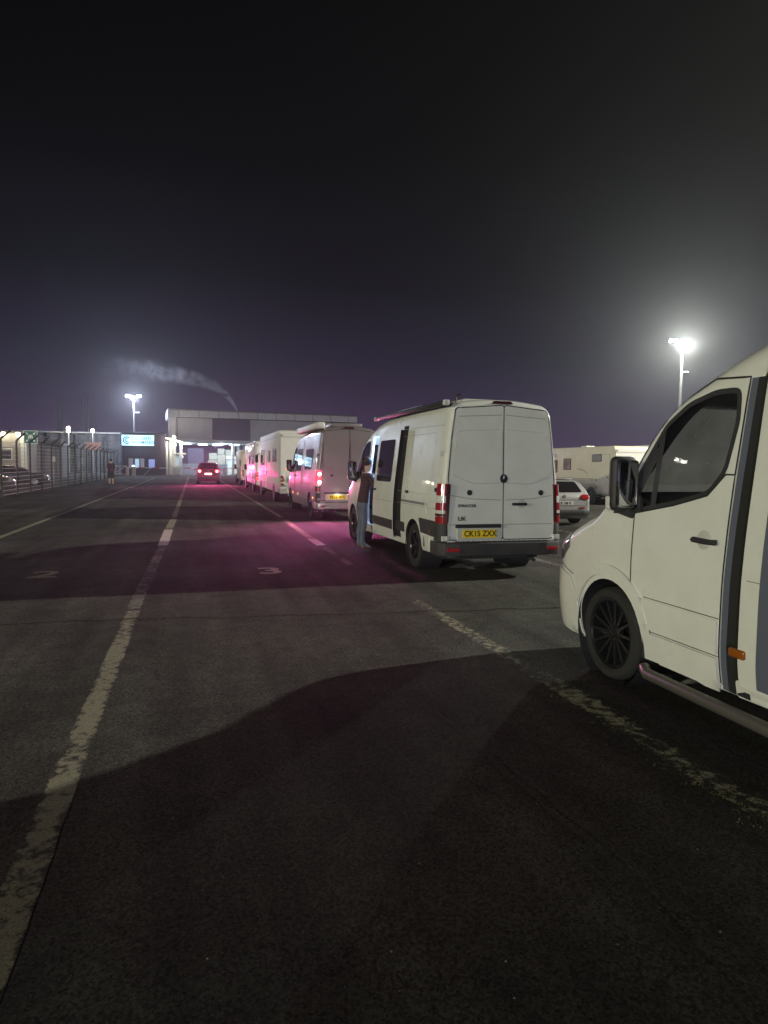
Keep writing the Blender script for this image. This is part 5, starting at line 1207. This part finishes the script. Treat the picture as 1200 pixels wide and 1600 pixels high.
def skeleton(h, arms, stride=0.0, lean=0.0):
    """figure facing +y, h tall; arms = ((elbow L, wrist L), (elbow R, wrist R)) relative to the shoulders"""
    k = h / 1.80; J, E_, Rr = {}, [], {}
    def j(n, p, r): J[n] = tuple(q * k for q in p); Rr[n] = tuple(q * k for q in r) if isinstance(r, tuple) else r * k
    j('pelvis', (0, 0, .95), (.155, .11)); j('waist', (0, lean * .4, 1.12), (.15, .105)); j('chest', (0, lean * .8, 1.32), (.175, .115)); j('upper', (0, lean, 1.45), (.14, .09)); j('neck', (0, lean + .005, 1.52), .055)
    j('head1', (0, lean + .02, 1.60), (.068, .075)); j('head2', (0, lean + .02, 1.69), (.078, .095)); j('head3', (0, lean + .015, 1.765), (.055, .065)); j('nose', (0, lean + .118, 1.665), .013)
    E_ += [('pelvis', 'waist'), ('waist', 'chest'), ('chest', 'upper'), ('upper', 'neck'), ('neck', 'head1'), ('head1', 'head2'), ('head2', 'head3'), ('head2', 'nose')]
    for s, sg in (('l', -1), ('r', 1)):
        st = stride * (1 if s == 'l' else -1)
        j('hip' + s, (sg * .095, 0, .88), (.095, .10)); j('knee' + s, (sg * .105, st * .5 + .02, .49), .062); j('calf' + s, (sg * .108, st * .75 - .015, .36), .058); j('ank' + s, (sg * .11, st - .02, .085), .042); j('heel' + s, (sg * .11, st - .045, .045), .04); j('toe' + s, (sg * .13, st + .16, .035), (.04, .03))
        E_ += [('pelvis', 'hip' + s), ('hip' + s, 'knee' + s), ('knee' + s, 'calf' + s), ('calf' + s, 'ank' + s), ('ank' + s, 'heel' + s), ('ank' + s, 'toe' + s)]
        el, wr = arms[0 if s == 'l' else 1]; sh = Vector((sg * .20, lean, 1.44)); e_ = sh + Vector(el); w_ = e_ + Vector(wr)
        j('sho' + s, sh, .065); j('elb' + s, e_, .045); j('wri' + s, w_, .031); d = (w_ - e_).normalized(); side = Vector((0, 1, 0)) if abs(d.y) < .7 else Vector((1, 0, 0))
        pm_ = w_ + d * .075; j('palm' + s, pm_, (.036, .018)); E_ += [('upper', 'sho' + s), ('sho' + s, 'elb' + s), ('elb' + s, 'wri' + s), ('wri' + s, 'palm' + s)]
        for i, (o_, ln) in enumerate(((-.027, .066), (-.009, .078), (.009, .073), (.026, .058))):
            j('f%d%s' % (i, s), pm_ + side * o_ + d * .035, .0095); j('g%d%s' % (i, s), pm_ + side * o_ + d * ln + Vector((0, .012, 0)), .008); E_ += [('palm' + s, 'f%d%s' % (i, s)), ('f%d%s' % (i, s), 'g%d%s' % (i, s))]
        j('t0' + s, w_ + d * .035 + side * .035, .012); j('t1' + s, w_ + d * .08 + side * .055, .009); E_ += [('wri' + s, 't0' + s), ('t0' + s, 't1' + s)]
    return J, E_, Rr
SKIN = mat('skin', (.42, .27, .20), .6); HAIR = mat('dark hair', (.02, .016, .013), .7, bump=.5, bscale=120)
def knit():
    m = mat('ribbed dark red knit', (.055, .035, .045), .9)
    n = m.node_tree.nodes; w = n.new('ShaderNodeTexWave'); w.bands_direction = 'Z'; w.inputs['Scale'].default_value = 9; w.inputs['Distortion'].default_value = 1.5; t = n.new('ShaderNodeTexCoord'); mx = n.new('ShaderNodeMixRGB')
    mx.inputs[1].default_value = (.016, .011, .014, 1); mx.inputs[2].default_value = (.07, .038, .04, 1)
    lk(m, t.outputs['Object'], w.inputs['Vector']); lk(m, w.outputs[0], mx.inputs[0]); lk(m, mx.outputs[0], n['Principled BSDF'].inputs['Base Color']); return m
KNIT = knit(); JEANS = mat('faded jeans', (.11, .13, .17), .85, dirt=.6, dscale=7, bump=.4, bscale=30, dcol=(.05, .06, .10)); SHOE = mat('brown shoes', (.16, .11, .06), .6); SHOED = mat('dark shoes', (.02, .02, .022), .6)
DTOP = mat('dark maroon top', (.055, .03, .05), .85, bump=.3, bscale=25); SHORT = mat('dark shorts', (.03, .03, .05), .85, bump=.3, bscale=25)
h = 1.80; J, E_, Rr = skeleton(h, (((-.06, .08, -.27), (.10, .20, .08)), ((.03, .10, -.27), (-.08, .20, .10))), lean=.10)
def pick1(c):
    if c.z < .085: return 3
    if c.z < .93: return 2
    if c.z > 1.50 or (c.y > .31 and c.z > 1.0): return 1
    return 0
person('person', J, E_, Rr, [KNIT, SKIN, JEANS, SHOE], pick1, (3.20, 13.0, 0), R(-86), ((0, .10, 1.725), (.088, .105, .095), HAIR), 'person in ribbed dark top and faded jeans standing at the open van door')
h = 1.90; J, E_, Rr = skeleton(h, (((-.05, .0, -.28), (.03, .06, -.24)), ((.05, .0, -.28), (-.03, .06, -.24))), stride=.06)
def pick2(c):
    k = 1.9 / 1.8
    if c.z < .09 * k: return 3
    if c.z < .47 * k: return 1
    if c.z < .97 * k and abs(c.x) < .19 * k: return 2
    if c.z > 1.50 * k or (abs(c.x) > .19 * k and c.z < 1.15 * k): return 1
    return 0
Rr['knee' + 'l'] = Rr['knee' + 'r'] = .07; Rr['pelvis'] = (.19, .14); Rr['waist'] = (.19, .14); Rr['chest'] = (.2, .14)
person('person', J, E_, Rr, [DTOP, SKIN, SHORT, SHOED], pick2, (-5.75, 52.8, 0), R(6), ((0, -.005, 1.82), (.09, .11, .09), HAIR), 'person in dark top and shorts walking away along the fence')

# ------------------------------------------------------------------ smoke plume from the flue
pts = [(6.9, 110.5, 9.6), (6.4, 110.5, 10.8), (5.4, 110.7, 12.2), (3.8, 111, 13.6), (1.0, 111.4, 14.8), (-3.0, 112, 15.5), (-8.5, 112.6, 16.2), (-15.5, 113.2, 16.7)]
b = MB(); b.tube(pts, [.45, .70, .95, 1.2, 1.5, 1.9, 2.4, 2.7], 14); sm = b.obj('smoke', None)
m = bpy.data.materials.new('drifting smoke'); m.use_nodes = True; n = m.node_tree.nodes; n.clear()
o_ = n.new('ShaderNodeOutputMaterial'); v_ = n.new('ShaderNodeVolumePrincipled'); t = n.new('ShaderNodeTexCoord'); no = n.new('ShaderNodeTexNoise'); no.inputs['Scale'].default_value = .7; no.inputs['Detail'].default_value = 4; no.inputs['Distortion'].default_value = .6
mr = n.new('ShaderNodeMapRange'); mr.inputs[1].default_value = .38; mr.inputs[2].default_value = .72; mr.inputs[3].default_value = 0; mr.inputs[4].default_value = 1.9
sx_ = n.new('ShaderNodeSeparateXYZ'); fd = n.new('ShaderNodeMapRange'); fd.inputs[1].default_value = -15.0; fd.inputs[2].default_value = 6.5; fd.inputs[3].default_value = .03; fd.inputs[4].default_value = 1.0; mu = n.new('ShaderNodeMath'); mu.operation = 'MULTIPLY'
lk(m, t.outputs['Object'], no.inputs['Vector']); lk(m, no.outputs[0], mr.inputs[0]); lk(m, t.outputs['Object'], sx_.inputs[0]); lk(m, sx_.outputs[0], fd.inputs[0])
fx = n.new('ShaderNodeMapRange'); fx.inputs[1].default_value = -15.5; fx.inputs[2].default_value = 6.9; lk(m, sx_.outputs[0], fx.inputs[0])
cr_ = n.new('ShaderNodeValToRGB'); els = cr_.color_ramp.elements; RS = [.42, .62, .85, 1.1, 1.4, 1.8, 2.3, 2.6]
stops = sorted(((q[0] + 15.5) / 22.4, q[2] / 20, rr_ / 4, (q[1] - 100) / 20) for q, rr_ in zip(pts, RS))
for i, (f_, a_, b_, c_) in enumerate(stops):
    if i in (0, len(stops) - 1): el = els[0 if i == 0 else len(els) - 1]; el.position = f_
    else: el = els.new(f_)
    el.color = (a_, b_, c_, 1)
lk(m, fx.outputs[0], cr_.inputs[0]); sc3 = n.new('ShaderNodeSeparateColor'); lk(m, cr_.outputs[0], sc3.inputs[0])
def mth(op, a_, b_):
    q = n.new('ShaderNodeMath'); q.operation = op
    for i_, v in enumerate((a_, b_)):
        if isinstance(v, (int, float)): q.inputs[i_].default_value = v
        else: lk(m, v, q.inputs[i_])
    return q.outputs[0]
dz = mth('SUBTRACT', sx_.outputs[2], mth('MULTIPLY', sc3.outputs[0], 20)); dy = mth('SUBTRACT', sx_.outputs[1], mth('ADD', mth('MULTIPLY', sc3.outputs[2], 20), 100))
rad_ = mth('DIVIDE', mth('SQRT', mth('ADD', mth('MULTIPLY', dz, dz), mth('MULTIPLY', dy, dy)), 0), mth('MULTIPLY', sc3.outputs[1], 4))
soft = n.new('ShaderNodeMapRange'); soft.interpolation_type = 'SMOOTHSTEP'; soft.inputs[1].default_value = .25; soft.inputs[2].default_value = 1.0; soft.inputs[3].default_value = 1; soft.inputs[4].default_value = 0; lk(m, rad_, soft.inputs[0])
lk(m, mth('MULTIPLY', mth('MULTIPLY', mr.outputs[0], soft.outputs[0]), mth('MULTIPLY', fd.outputs[0], fd.outputs[0])), v_.inputs['Density'])
v_.inputs['Color'].default_value = (.9, .9, .92, 1); lk(m, v_.outputs[0], o_.inputs['Volume']); sm.data.materials[0] = m
tag(sm, 'thin white smoke plume drifting left above the gate hall', 'smoke', kind='stuff')
# ------------------------------------------------------------------ haze
if HAZE > 0:
    b = MB(); b.box((0, 180, 34.5), (700, 600, 71)); hz = b.obj('haze', None)
    m = bpy.data.materials.new('thin night haze'); m.use_nodes = True; m.node_tree.nodes.clear()
    o_ = m.node_tree.nodes.new('ShaderNodeOutputMaterial'); v_ = m.node_tree.nodes.new('ShaderNodeVolumePrincipled')
    v_.inputs['Color'].default_value = (0.92, 0.92, 0.92, 1); v_.inputs['Density'].default_value = HAZE; v_.inputs['Anisotropy'].default_value = 0.82
    lk(m, v_.outputs[0], o_.inputs['Volume']); hz.data.materials[0] = m; m.cycles.homogeneous_volume = True
    tag(hz, 'thin haze in the night air round the lamps', 'haze', kind='stuff')
